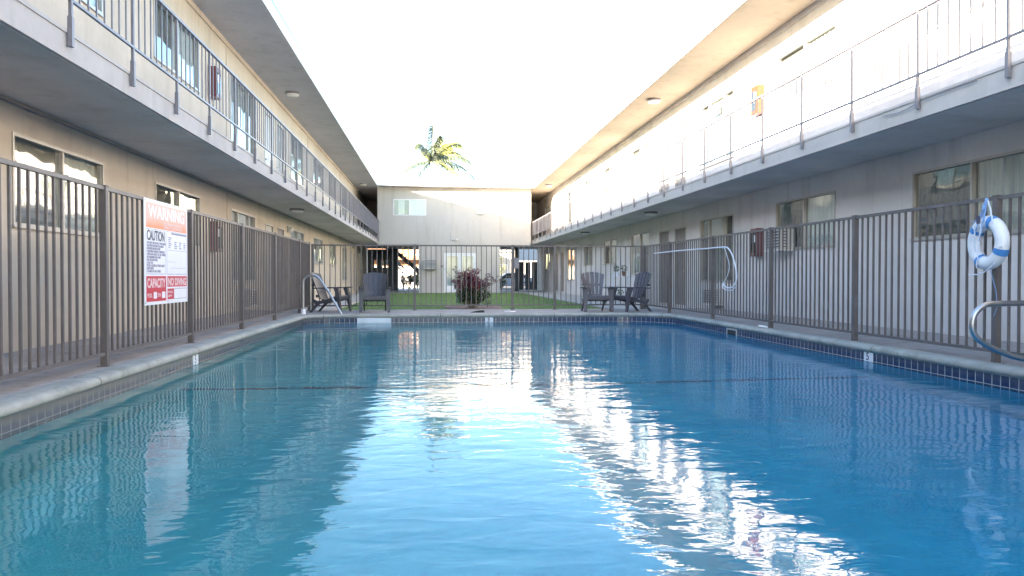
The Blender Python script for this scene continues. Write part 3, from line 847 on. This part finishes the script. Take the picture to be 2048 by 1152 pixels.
# ------------------------------------------------------------------ life ring
T = thing('life_ring', 'white and blue life ring hung by its rope on the right fence post', 'life ring', (5.125, 6.38, 1.135), R(-4))
def torus_mb(R0, r, a0=0, a1=360, n=48, m=16, grow=0):
    b = MB(); cnt = n + 1 if a1 - a0 < 360 else n
    for k in range(cnt):
        a = R(a0 + (a1 - a0) * k / n)
        for j in range(m):
            t = 2 * pi * j / m; rr_ = R0 + (r + grow) * cos(t); b.v.append(((r + grow) * .95 * sin(t), rr_ * cos(a), rr_ * sin(a)))
    for k in range(n):
        k2 = (k + 1) % cnt
        for j in range(m): b.f.append((k * m + j, k * m + (j + 1) % m, k2 * m + (j + 1) % m, k2 * m + j))
    return b
torus_mb(.190, .062).build('ring', 'plastic_white', T, True)
for a in (40, 112, 205, 295): torus_mb(.190, .062, a - 7.5, a + 7.5, 6, 16, .0035).build('band', 'ringblue', T, True)
def wob(p, q, sag, n=14, amp=.01, seed=1):
    r_ = random.Random(seed); p, q = Vector(p), Vector(q); out = []
    for k in range(n + 1):
        t = k / n; v = p.lerp(q, t); v.z -= sag * 4 * t * (1 - t); v += Vector((0, r_.uniform(-amp, amp), r_.uniform(-amp, amp))); out.append(v)
    return out
hk = (-.005, .01, .40)
b = MB()
for k, (q, sg) in enumerate((((-.075, -.05, .20), .0), ((-.07, .06, .16), .02), ((-.07, .10, .10), .03), ((-.075, .02, .02), .0), ((-.07, -.02, .16), .0), ((-.07, .12, .2), .05))):
    b.tube(wob(hk, q, sg, 12, .006, k), .0055, 6)
b.tube(wob((-.01, .01, .41), (-.03, .03, .30), 0, 6, .01, 9), .016, 8)
b.build('hanging_rope', 'ropeblue', T, True)
b = MB()
b.tube(wob(hk, (-.055, -.14, .17), -.03, 10, .004, 20), .007, 6)
b.tube(wob((-.078, .08, .16), (-.078, .06, -.08), .05, 12, .008, 21), .005, 6); b.tube(wob((-.078, .0, .18), (-.078, .04, -.24), .03, 14, .012, 22), .005, 6)
b.tube(wob((-.05, -.16, -.20), (-.075, .16, -.30), .03, 14, .008, 23), .0065, 6)
b.tube(wob((-.05, -.26, -.05), (-.05, -.17, -.06), .0, 6, .004, 24), .006, 6)
b.build('grab_line', 'ropewhite', T, True)
b = MB().tube([(-.02, -.06, -.25), (-.01, -.13, -.45), (0, -.13, -.6), (.01, -.07, -.68)], .003, 5); b.build('loose_cord', 'ropeblue', T, True)
MB().box(-.068, -.064, .02, .07, .18, .25).build('label_plate', 'ink', T)

# ------------------------------------------------------------------ pool rules sign
SX = LX + .024
T = thing('pool_rules_sign', 'large white rules banner with orange header and red capacity box on the left fence', 'sign', (SX, 8.63, 0))
SW, SZ0, SZ1 = 1.34, .52, 1.635
b = MB(); n = 24
def bow(u): return .012 * sin(u * pi) + (.006 * sin(u * 9))
for k in range(n):
    u0, u1 = k / n, (k + 1) / n; y0, y1 = -SW / 2 + SW * u0, -SW / 2 + SW * u1
    i = len(b.v)
    b.box(0, .004, y0, y1, SZ0, SZ1)
o = b.build('panel', 'signwhite', T)
mtx_s = lambda y, z: Matrix(((0, 0, 1, .0052), (1, 0, 0, y), (0, 1, 0, z), (0, 0, 0, 1)))
def rect(name, y0, y1, z0, z1, m, lv=0, par=None):
    x0 = .0042 + lv * .0006
    return MB().box(x0, x0 + .0005, y0, y1, z0, z1).build(name, m, par or T)
def sign_header():
    m, n, l, b = mat('faded_orange_header')
    v = coords(n, l); sx = n.new('ShaderNodeSeparateXYZ'); l.new(v, sx.inputs[0])
    t = noise(n, l, 3, 4, .6, v)
    ad = n.new('ShaderNodeMath'); ad.operation = 'MULTIPLY_ADD'; ad.inputs[1].default_value = .12; l.new(t.outputs[0], ad.inputs[0]); l.new(sx.outputs[2], ad.inputs[2])
    mr = n.new('ShaderNodeMapRange'); mr.inputs[1].default_value = 1.40; mr.inputs[2].default_value = 1.56; l.new(ad.outputs[0], mr.inputs[0])
    r = ramp(n, l, mr.outputs[0], 0, (.78, .24, .09), .7, (.75, .42, .36)); l.new(r.outputs[0], b.inputs['Base Color']); b.inputs['Roughness'].default_value = .4
    return m
M['header'] = sign_header()
hd = rect('header', -.62, .64, 1.335, 1.60, 'header')
y0 = -.64; hw = .02
textmesh('header_lettering', 'WARNING', .19, 'signwhite', T, mtx_s(-.56, 1.445), bold=.004, maxw=1.12)
for k, (tx, z) in enumerate((('NO LIFEGUARD ON DUTY', 1.385), ('SWIM AT YOUR OWN RISK', 1.345))):
    textmesh('header_small_print', tx, .042, 'pink', T, mtx_s(-.12, z), bold=.001, maxw=.6)
# lower boxes: caution column, rules grid
for (ya, yb, za, zb) in ((-.62, -.06, .845, 1.325), (-.02, .64, .845, 1.325)):
    for q in ((ya, yb, za, za + .005), (ya, yb, zb - .005, zb), (ya, ya + .005, za + .005, zb - .005), (yb - .005, yb, za + .005, zb - .005)): rect('box_outline', *q, 'inkpale')
textmesh('caution_lettering', 'CAUTION', .15, 'ink', T, mtx_s(-.595, 1.205), bold=.003, maxw=.50)
lines = ['DO NOT USE POOL IF YOU HAVE', 'AN OPEN WOUND OR ARE ILL', 'SHOWER BEFORE ENTRY', 'CHILDREN UNDER 14 MUST BE', 'WITH AN ADULT AT ALL TIMES', 'NO RUNNING NO GLASS', 'NO PETS IN POOL', 'CALL 911', 'POOL CLOSES AT DUSK DAILY', 'KEEP GATE', 'CLOSED AT ALL TIMES']
for k, tx in enumerate(lines):
    textmesh('rules_small_print', tx, .034, 'inkpale', T, mtx_s(-.595, 1.165 - k * .030), bold=.0012, maxw=.02 * len(tx))
rect('rules_table_bar', .12, .63, 1.295, 1.315, 'inkpale'); rect('rules_table_line', -.01, .63, 1.115, 1.119, 'inkpale')
rect('rules_table_line', .0, .25, .985, .988, 'inkpale'); rect('rules_table_line', .1, .6, .915, .918, 'inkpale')
for k, (yy, ww) in enumerate(((.03, .1), (.22, .1), (.38, .08), (.53, .08))):
    for q in range(4 if k else 6): rect('table_print', yy, yy + ww * (.6 + .4 * ((q * 7 + k) % 3) / 2), 1.14 + q * .022, 1.152 + q * .022, 'inkpale')
# red boxes
cp = rect('capacity_box', -.62, -.05, .555, .825, 'signred'); textmesh('capacity_lettering', 'CAPACITY', .135, 'pink', T, mtx_s(-.595, .705), bold=.004, maxw=.52)
textmesh('capacity_small_print', 'POOL', .06, 'pink', T, mtx_s(-.59, .60), bold=.001, maxw=.13)
rect('number_field', -.42, -.33, .585, .655, 'signwhite', 1); textmesh('capacity_small_print', 'SPA', .06, 'pink', T, mtx_s(-.31, .60), bold=.001, maxw=.10); rect('number_field', -.18, -.08, .585, .655, 'signwhite', 1)
rect('diving_box', -.01, .64, .705, .825, 'signred'); textmesh('diving_lettering', 'NO DIVING', .115, 'pink', T, mtx_s(.01, .722), bold=.004, maxw=.60)
rect('address_box', -.01, .20, .565, .685, 'signred'); textmesh('address_small_print', 'POOL', .035, 'pink', T, mtx_s(.0, .635), bold=.001, maxw=.16); textmesh('address_small_print', 'DEPTH', .035, 'pink', T, mtx_s(.0, .59), bold=.001, maxw=.13)
for q in ((.20, .64, .565, .569), (.20, .64, .681, .685), (.636, .64, .569, .681)): rect('box_outline', *q, 'ink')
for yy in (-.64, 0, .645):
    for z in (.545, 1.615):
        MB().tube([(.004, yy, z), (.009, yy, z)], .008, 8).build('grommet', 'chrome', T)

# ------------------------------------------------------------------ depth markers
def marker(txt, loc, rz, label, w=.18, h=.105):
    T = thing('depth_marker', label, 'depth marker', loc, rz, group='white depth marker tiles on the pool wall')
    MB().bbox(-w / 2, w / 2, -.009, -.001, -h / 2 - .06, h / 2, .002).build('tile', 'stepwhite', T)
    if txt: textmesh('number', txt, .125, 'ink', T, Matrix(((1, 0, 0, -.04), (0, 0, -1, -.0098), (0, 1, 0, -.038), (0, 0, 0, 1))), bold=.003, ext=.0006)
marker('3', (1.20, PY1, -.125), 0, 'white tile with a black 3 at the far end of the pool')
marker('5', (PX1, 8.22, -.125), R(-90), 'white tile with a black 5 on the right pool wall')
marker('5', (PX0, 8.75, -.125), R(90), 'white tile with a worn dark number on the left pool wall')
# skimmer opening
T = thing('skimmer', 'dark skimmer opening in the right pool wall between blue tiles', 'skimmer', (PX1, 12.25, -.14), R(-90))
b = MB(); b.box(-.22, .22, -.012, -.001, .04, .066); b.box(-.22, -.19, -.012, -.001, -.12, .04); b.box(.19, .22, -.012, -.001, -.12, .04); b.build('frame', 'ac', T)
MB().box(-.19, .19, -.006, -.002, -.12, .04).build('throat', 'black', T)

# ------------------------------------------------------------------ hose hooked on the right fence
T = thing('pool_hose', 'thin white hose hooked along the right fence and hanging in a loop', 'hose', (5.22, 0, 0))
pts = [(0, 17.2, 1.37), (0, 16, 1.375), (-.01, 14.8, 1.37), (0, 13.8, 1.36), (0, 13.0, 1.355), (-.01, 12.72, 1.33), (-.02, 12.5, 1.2), (-.02, 12.36, 1.0), (-.02, 12.3, .8), (-.03, 12.4, .66), (-.04, 12.6, .62), (-.04, 12.82, .66), (-.03, 12.85, .72)]
def smooth_pts(P, n=5):
    P = [Vector(p) for p in P]; out = []
    for i in range(len(P) - 1):
        p0 = P[max(i - 1, 0)]; p1 = P[i]; p2 = P[i + 1]; p3 = P[min(i + 2, len(P) - 1)]
        for k in range(n):
            t = k / n; out.append(.5 * ((2 * p1) + (p2 - p0) * t + (2 * p0 - 5 * p1 + 4 * p2 - p3) * t * t + (3 * p1 - p0 - 3 * p2 + p3) * t ** 3))
    return out + [P[-1]]
MB().tube(smooth_pts(pts), .0125, 8).build('hose', 'ropewhite', T, True)
MB().tube(smooth_pts([(-.005, 12.9, 1.35), (-.02, 12.75, 1.22), (-.02, 12.62, 1.0), (-.03, 12.72, .8), (-.04, 12.88, .68), (-.04, 12.8, .6), (-.03, 12.5, .58), (-.03, 12.28, .66)]), .007, 8).build('hose_tail', 'ropewhite', T, True)
# small thing on the right coping
T = thing('chlorine_tube', 'small white plastic tube lying on the right coping', 'tube', (5.17, 11.2, .03), R(88))
MB().tube([(-.14, 0, 0), (.12, 0, 0)], .018, 10).build('tube', 'plastic_white', T, True); MB().tube([(.12, 0, 0), (.15, 0, 0)], .02, 10).build('cap', 'ac', T, True)
T = thing('deck_drain_cover', 'small dark wedge lying on the deck at the far end', 'cover', (1.02, 16.9, 0))
MB().prism([(-.2, .002), (.12, .002), (.12, .05), (-.02, .045)], 'y', -.08, .08).build('cover', 'black', T)
T = thing('sandal', 'pale sandal lying near the pool edge by the far fence', 'sandal', (1.74, 16.95, 0), R(80))
sole = [(.045 * cos(a) * (1 + .15 * sin(a)), .13 * sin(a)) for a in [2 * pi * k / 20 for k in range(20)]]
MB().prism(sole, 'z', .002, .025).build('sole', 'plastic_white', T); MB().tube([(-.05, .02, .02), (-.03, .03, .06), (.03, .03, .06), (.05, .02, .02)], .012, 8).build('strap', 'curtain', T, True)

# ------------------------------------------------------------------ cables and a painted shadow-gap line on the roof edges
o = MB().tube([(-3.24, -14, 6.39), (-3.23, 10, 6.37), (-3.23, 25, 6.38), (-3.24, 43, 6.36)], .009, 6).build('cable_or_shadow_gap', 'black'); tag(o, 'black cable strung just above the left roof edge', 'cable')
o = MB().tube([(-3.3, -14, 6.45), (-3.29, 14, 6.43), (-3.28, 30, 6.39), (-3.28, 43, 6.38)], .007, 6).build('cable_or_shadow_gap', 'black'); tag(o, 'second thinner cable above the left roof edge, outermost against the sky', 'cable')
o = MB().tube([(5.86, -14, 6.36), (5.86, 14, 6.35), (5.86, 22, 6.345)], .007, 6).build('cable_or_shadow_gap', 'black'); tag(o, 'thin dark line standing in for the shadow gap along the right roof edge', 'cable')  # no cable here: dark tube drawn for the shade gap along the fascia top
o = MB().tube([(XL + .02, -14, 2.70), (XL + .02, 20, 2.70), (XL + .02, 43, 2.70)], .014, 8).build('conduit', 'rail'); tag(o, 'thin dark conduit running where the left wall meets the balcony underside', 'conduit')
o = MB().tube(smooth_pts([(5.873, 9.2, 2.93), (5.868, 8.8, 2.90), (5.866, 8.4, 2.945), (5.873, 8.0, 2.955), (5.873, 7.5, 2.952)]), .006, 6).build('loose_cable', 'rail'); tag(o, 'short loose cable sagging on the edge of the right balcony', 'cable')
# lamp on the rear wall
T = thing('security_lamp', 'small white lamp on a bent conduit on the rear building wall', 'lamp', (1.02, BY, 3.5))
MB().tube([(0, -.02, .0), (0, -.02, -.45), (.02, -.03, -.52), (.10, -.05, -.56), (.26, -.08, -.54)], .02, 8).build('conduit', 'ac', T, True)
MB().lathe([(.02, -.06), (.07, -.02), (.08, .04), (.03, .07)], (.33, -.12, -.52), 14).build('lamp_head', 'lamp', T, True)
T = thing('security_lamp', 'tall thin conduit with a small lamp on the left wall past the doors', 'lamp', (XL, 23.8, 2.3))
MB().bbox(.002, .06, -.07, .07, -.1, .1, .006).build('bracket', 'ac', T); MB().lathe([(.02, -.1), (.06, -.06), (.065, .05), (.02, .08)], (.13, 0, 0), 14).build('lamp_head', 'lamp', T, True)
T = thing('security_lamp', 'wedge shaped lamp on the sunlit right upper wall', 'lamp', (XR, 18.4, 5.1))
MB().prism([(-.002, -.12), (-.002, .12), (-.12, .12), (-.2, -.02)], 'y', -.2, .2).build('housing', 'ac', T)
T = thing('satellite_dish', 'x', 'satellite dish')
bpy.data.objects.remove(T)
def dish(x, z, y, rz, s, label):
    T = thing('satellite_dish', label, 'satellite dish', (x, y, 6.325), rz, group='satellite dishes on the rear roof')
    MB().tube([(0, 0, 0), (0, 0, z - .2)], .025, 8).build('mast', 'dish', T, True)
    m = Matrix.Rotation(R(62), 4, 'X')
    pr = [(r_ * s, .45 * r_ * r_ * s) for r_ in (.02, .1, .2, .3, .38)]
    MB().lathe(pr + [(p[0], p[1] - .01) for p in pr[::-1]], (0, -.05, z), 22, m).build('reflector', 'dish', T, True)
    MB().tube([(0, -.1, z - .3 * s), (0, -.5 * s, z - .02), (0, -.52 * s, z + .06)], .014, 6).build('feed_arm', 'rail', T, True)
dish(1.86, .50, 45.2, R(-35), 1.1, 'largest satellite dish on the rear roof, leftmost beside the palm')
dish(2.70, .40, 45.0, R(30), .8, 'small satellite dish on the rear roof, middle one of the three')
dish(4.42, .44, 45.0, R(28), .95, 'satellite dish standing alone on the right of the rear roof')

# ------------------------------------------------------------------ plants
def leaf_cluster(b, c, n, rad, size, rnd, flat=.9):
    for _ in range(n):
        while True:
            p = Vector((rnd.uniform(-1, 1), rnd.uniform(-1, 1), rnd.uniform(-1, 1)))
            if p.length < 1: break
        q = Vector(c) + Vector((p.x * rad[0], p.y * rad[1], p.z * rad[2]))
        a = Vector((rnd.gauss(0, 1), rnd.gauss(0, 1), rnd.gauss(0, .7))).normalized(); t = a.cross(Vector((rnd.gauss(0, 1), rnd.gauss(0, 1), rnd.gauss(0, 1)))).normalized()
        s = size * rnd.uniform(.6, 1.3)
        b.face([q - a * s, q + t * s * .4, q + a * s, q - t * s * .4])
# red-leaved bush
rnd = random.Random(11)
T = thing('red_bush', 'rounded bush with dark red leaves growing behind the far fence', 'bush', (1.16, 22.2, -.12))
st = MB(); lb = MB(); gb = MB()
for k in range(34):
    a = rnd.uniform(0, 2 * pi); sp = rnd.uniform(.05, .74) ; top = Vector((cos(a) * sp, sin(a) * sp * .8, rnd.uniform(.62, 1.02) * (1.12 - .30 * (sp / .74) ** 2)))
    p0 = Vector((cos(a) * .08, sin(a) * .08, 0)); m1 = Vector((cos(a) * sp * .75, sin(a) * sp * .6, top.z * .45))
    pts = smooth_pts([p0, m1, top], 4); st.tube(pts, [.018 * (1 - .7 * i / (len(pts) - 1)) for i in range(len(pts))], 5)
    leaf_cluster(lb, top, 85, (.16, .16, .13), .034, rnd)
    leaf_cluster(lb, m1.lerp(top, .55), 40, (.15, .15, .14), .034, rnd)
    leaf_cluster(gb, m1, 45, (.14, .14, .16), .034, rnd)
for k in range(16):
    a = rnd.uniform(0, 2 * pi); e = Vector((cos(a) * rnd.uniform(.55, .95), sin(a) * .6, rnd.uniform(.75, 1.25))); st.tube([Vector((cos(a) * .4, sin(a) * .3, .6)), e], [.008, .003], 4); leaf_cluster(lb, e, 12, (.06, .06, .05), .03, rnd)
for k in range(46): leaf_cluster(gb, (rnd.uniform(-.42, .42), rnd.uniform(-.35, .35), rnd.uniform(.15, .6)), 40, (.15, .15, .12), .035, rnd)
st.build('stems', 'trunk', T); lb.build('red_leaves', 'redleaf', T); gb.build('lower_leaves', 'darkleaf', T)

def frond(b, base, dirv, L, droop, rnd, wid=.5, nl=34):
    d = Vector(dirv).normalized(); side = d.cross(Vector((0, 0, 1))).normalized(); P = []
    for k in range(nl + 1):
        t = k / nl; P.append(Vector(base) + d * L * t * (1 - .18 * t * droop) + Vector((0, 0, -droop * L * .62 * t * t)))
    b.tube(P[::2], [.028 * (1 - .8 * i / (len(P[::2]) - 1)) for i in range(len(P[::2]))], 4)
    for k in range(2, nl + 1):
        t = k / nl; tan = (P[k] - P[k - 1]).normalized(); ln = wid * math.sin(min(1, t * 1.6 + .15) * pi * .62) * (1.08 - .45 * t)
        for s in (-1, 1):
            for q in range(3):
                v = (side * s * .55 + tan * .45 + Vector((rnd.uniform(-.15, .15), rnd.uniform(-.15, .15), -.45 - .6 * rnd.random()))).normalized()
                tip = P[k] + v * ln * rnd.uniform(.8, 1.1) + Vector((0, 0, -.12 * ln)); w_ = tan * .020
                o0 = P[k] - tan * q * L / nl / 3
                mid = o0.lerp(tip, .5) + Vector((0, 0, .05 * ln))
                b.face([o0 - w_, mid - w_, mid + w_, o0 + w_]); b.face([mid - w_, tip, mid + w_])
def palm(label, loc, H, specs, rad=.13, ks=1.0):
    rnd = random.Random(5); T = thing('palm_tree', label, 'palm tree', loc)
    MB().tube([(0, 0, 0), (.05, 0, H * .4), (-.03, 0, H * .8), (0, 0, H)], [rad * 1.3, rad, rad * .8, rad * .65], 10).build('trunk', 'trunk', T, True)
    cr = MB(); cy = MB()
    for dx, dy, dz, L, dr, yel in specs: frond(cy if yel else cr, (0, 0, H), (dx, dy, dz), L * ks, dr, rnd, L * ks * .24)
    cr.build('crown', 'palmgreen', T)
    if cy.f: cy.build('dry_fronds', 'palmyellow', T)
    return T
palm('feathery palm tree rising behind the rear roof, against the white sky', (-.2, 65, -.2), 11.0,
     [(-.55, .1, 1.5, 3.3, .80, 0), (-.95, -.2, .15, 2.6, 1.0, 0), (.05, -.3, 1.6, 3.0, .35, 0), (.75, .1, 1.2, 3.9, .72, 1), (.95, -.3, .62, 3.5, .8, 0), (1, .1, .25, 3.4, .85, 0), (.6, .5, 1.4, 3.6, .7, 1),
      (.35, -.6, .05, 2.2, 1.1, 0), (-.30, .6, 1.4, 2.9, .8, 1), (.8, -.4, -.05, 3.2, .95, 1), (-.55, .6, -.05, 2.3, 1.1, 0), (.1, -.7, .9, 2.2, .8, 0), (.35, .6, 1.8, 3.2, .5, 1), (.9, .2, .9, 3.6, .85, 1), (.3, -.5, 1.4, 2.8, .5, 0)], .10, 1.45)
palm('small dark palm seen through the left passage under the rear building', (-3.4, 58, -.24), 2.0,
     [(1, 0, .5, 1.5, .9, 0), (.8, .3, .9, 1.4, .8, 0), (-.8, 0, .5, 1.4, .9, 0), (.2, -.5, 1, 1.3, .8, 0), (.9, -.4, .15, 1.3, .9, 0), (-.3, .5, 1, 1.3, .9, 0)], .12)
# street shrubs and hedge seen through the passages
def shrub(label, loc, rad, n, m='shrubleaf', name='shrub'):
    rnd = random.Random(int(loc[0] * 10 + loc[1])); T = thing(name, label, 'shrub', loc)
    s = MB(); f = MB()
    for k in range(9):
        a = rnd.uniform(0, 2 * pi); e = Vector((cos(a) * rad[0] * .7 * rnd.random(), sin(a) * rad[1] * .7 * rnd.random(), rad[2] * rnd.uniform(.9, 1.9)))
        s.tube([(0, 0, 0), e * .5 + Vector((0, 0, .05)), e], [.03, .02, .008], 5); leaf_cluster(f, e, n, (rad[0] * .45, rad[1] * .45, rad[2] * .4), .07, rnd)
    s.build('stems', 'trunk', T); f.build('foliage', m, T)
shrub('dark potted shrub in the middle of the left passage opening', (-1.75, 54.5, -.13), (.4, .4, .5), 70, 'darkleaf')
shrub('leafy shrub against the light at the right of the left passage', (-1.25, 55.5, -.13), (.5, .4, .55), 60)
shrub('yellow green shrub beyond the left passage behind the chair', (-3.9, 61, -.24), (1.1, .6, .75), 110, 'palmyellow')
shrub('sprawling shrub at the left edge of the right passage opening', (4.2, 53.5, -.13), (.35, .4, .7), 60, 'darkleaf')
shrub('tall yellow green street tree behind the parked car', (5.6, 72, -.24), (2.0, 1.0, 1.6), 260, 'palmyellow', 'street_tree')
shrub('thin leafy shrub beside the dark stair in the left passage', (-2.25, 55.0, -.13), (.4, .3, .5), 40, 'darkleaf')
shrub('tall leafy shrub under the stair in the left passage', (-1.0, 54.2, -.13), (.25, .3, .7), 40, 'shrubleaf')
shrub('low dark shrub in front of the parked car', (5.0, 54.8, -.13), (.45, .4, .4), 50, 'shrubleaf')
# plant stand by the right end chair
T = thing('plant_stand', 'wire plant stand with small pots behind the right end chair', 'plant stand', (5.02, 19.6, -.13))
b = MB()
for x in (-.2, .2):
    for y in (-.12, .12): b.tube([(x, y, 0), (x, y, 1.0)], .009, 6)
for z in (.3, .95): b.box(-.22, .22, -.14, .14, z, z + .012)
b.build('stand', 'ropewhite', T)
rnd = random.Random(4)
for (x, z) in ((-.12, .963), (.1, .963), (0, .313)):
    p = MB().lathe([(.045, 0), (.06, .11), (.062, .12)], (x, 0, z), 14).build('pot', 'signwhite' if x < 0 else 'tileroof', T, True)
    f = MB(); leaf_cluster(f, (x, 0, z + .2), 70, (.1, .1, .12), .03, rnd); f.build('plant', 'darkleaf', T)

# ------------------------------------------------------------------ things beyond the rear building
T = thing('stair_flight', 'dark open stair flight crossing the left passage opening', 'stairs', (0, 50.5, 0))
b = MB()
for y in (0, 1.0): b.prism([(-2.95, 2.69), (-2.60, 2.69), (-.55, .95), (-.55, .72), (-.75, .72)], 'y', y, y + .05)
b.build('stringer', 'bin', T)
b = MB()
for k in range(9):
    t = k / 8; x = -2.6 + 2.0 * t; z = 2.55 - 1.7 * t; b.box(x - .02, x + .26, .055, .995, z, z + .04)
b.build('treads', 'bin', T)
T = thing('passage_post', 'slim dark post at the left side of the left passage', 'post', (-2.55, 51.0, -.13)); MB().bbox(-.08, .08, -.08, .08, 0, 2.82, .01).build('shaft', 'bin', T)
T = thing('passage_fence', 'low dark fence closing the left passage behind the shrubs', 'fence', (0, 53, -.13))
MB().box(-3.2, -.92, 0, .04, 1.18, 1.24).build('top_rail', 'bin', T)
b = MB()
for k in range(14): b.box(-3.15 + k * .165, -3.13 + k * .165, .01, .03, .1, 1.18)
b.build('bars', 'bin', T)
T = thing('stair_wall', 'dark wall panels with two small openings at the left of the left passage', 'wall', (0, 51.2, 0))
b = MB()
b.box(-4.5, -2.62, 0, .08, -.13, 1.45); b.box(-4.5, -2.62, 0, .08, 1.95, 2.69)
for x0, x1 in ((-4.5, -4.05), (-3.9, -3.55), (-3.42, -3.25), (-3.12, -2.62)): b.box(x0, x1, 0, .08, 1.45, 1.95)
b.build('panel', 'bin', T)
# far peach house
T = thing('house', 'sunlit peach house with clay roof across the street', 'house', (-4, 84, -.24))
MB().box(-6, 3.6, 0, 8, 0, 5.6).build('wall', 'house', T)
b = MB().prism([(-6.6, 2.9), (3.4, 2.9), (3.4, 3.1), (-6.6, 3.1)], 'y', -1.6, -.001); b.build('porch_roof', 'tileroof', T)
b = MB().prism([(-6.4, 5.6), (3.8, 5.6), (-1.3, 7.4)], 'y', -.4, 8.4); b.build('roof', 'tileroof', T)
for x in (-4, -.9, 1.6): win_y(T, 0, x, x + 1.1, 3.5, 4.7)
for x in (-3.2, 1.2): win_y(T, 0, x, x + 1.4, 1.0, 2.2)
T = thing('garden_wall', 'white garden wall in the sun across the street', 'wall', (0, 70, -.24)); MB().box(-12, 3, 0, .2, 0, 1.9).build('wall', 'housewhite', T); MB().box(-12, 3, -.04, .24, 1.902, 1.98).build('cap', 'walk', T)
T = thing('house', 'pale house behind the parked car across the street', 'house', (12, 92, -.24))
MB().box(-6, 6, 0, 8, 0, 5.2).build('wall', 'housewhite', T); MB().prism([(-6.5, 5.2), (6.5, 5.2), (0, 7.2)], 'y', -.4, 8.4).build('roof', 'tileroof', T)
for x in (-4.5, 1): win_y(T, 0, x, x + 1.6, 1.2, 2.6)
# right passage: metal screen door, dark gate boards, pale panel
T = thing('security_gate', 'dark metal security gate frame in the right passage', 'gate', (0, 46.5, -.13))
b = MB()
for x0, x1 in ((4.0, 4.07), (5.0, 5.07)): b.box(x0, x1, 0, .05, 0, 2.7)
b.box(4.07, 5.0, 0, .05, 2.45, 2.52); b.box(4.07, 5.0, 0, .05, .12, .2); b.box(4.07, 5.0, 0, .05, .95, 1.0)
b.build('frame', 'rail', T)
b = MB()
for k in range(5): b.box(4.2 + k * .165, 4.215 + k * .165, .015, .035, .2, 2.45)
b.build('bars', 'rail', T)
T = thing('board_gate', 'dark blue grey board gate below the pale panel in the right passage', 'gate', (0, 49.5, -.13))
for x0, x1, z in ((5.62, 6.02, 1.95), (6.12, 6.48, 1.93), (6.56, 6.95, 1.95)): MB().bbox(x0, x1, 0, .06, .05, z, .006).build('board', 'bin', T)
MB().box(5.6, 6.97, .061, .1, .5, .6).build('rail', 'bin', T)
T = thing('carport_panel', 'pale blue white panel hanging above the board gate', 'panel', (.72, 56.0, 2.02)); MB().bbox(5.5, 7.1, 0, .05, .0, 1.2, .006).build('sheet', 'plastic_white', T); MB().box(5.45, 7.15, -.02, .07, 1.202, 1.25).build('rail', 'bin', T)
T = thing('passage_post', 'dark post between the security gate and the board gate', 'post', (5.32, 47.5, -.13)); MB().bbox(-.12, .12, -.1, .1, 0, 2.8, .01).build('shaft', 'bin', T)
# parked car
T = thing('parked_car', 'pale blue silver car parked beyond the right passage', 'car', (6.6, 61, -.24), R(0))
prof = [(-2.1, .35), (-2.15, .6), (-2.05, .78), (-1.35, .88), (-.75, 1.33), (.55, 1.40), (1.25, 1.0), (1.95, .92), (2.15, .75), (2.18, .4), (2.1, .28), (-2.0, .28)]
bm = bmesh.new(); mb = MB().prism(prof, 'y', -.85, .85)
me = bpy.data.meshes.new('q'); me.from_pydata(mb.v, [], mb.f); bm.from_mesh(me); bmesh.ops.bevel(bm, geom=bm.edges[:], offset=.06, segments=3, affect='EDGES'); q = MB(); q.addbm(bm); q.build('body', 'car', T, True)
q = MB()
q.prism([(-1.22, .93), (-.70, 1.29), (-.12, 1.32), (-.12, .93)], 'y', -.858, .858); q.prism([(-.05, .93), (-.05, 1.32), (.5, 1.34), (1.08, 1.0), (1.08, .93)], 'y', -.858, .858); q.build('window', 'glassdark', T)
for x in (-1.35, 1.35):
    for y in (-.86, .70):
        m_ = Matrix.Rotation(R(90), 4, 'X')
        w = MB().lathe([(.2, 0), (.31, .0), (.33, .03), (.33, .15), (.31, .18), (.2, .18)], (x, y + .17, .33), 22, m_).build('wheel', 'black', T, True)
        MB().lathe([(.02, -.004), (.19, -.004), (.2, .1)], (x, y + .17 - .19 * 0, .33), 16, m_).build('rim', 'chrome', w, True)
for y in (-.62, .62): MB().bbox(-2.17, -2.08, y - .14, y + .14, .6, .72, .01).build('headlight', 'lamp', T)
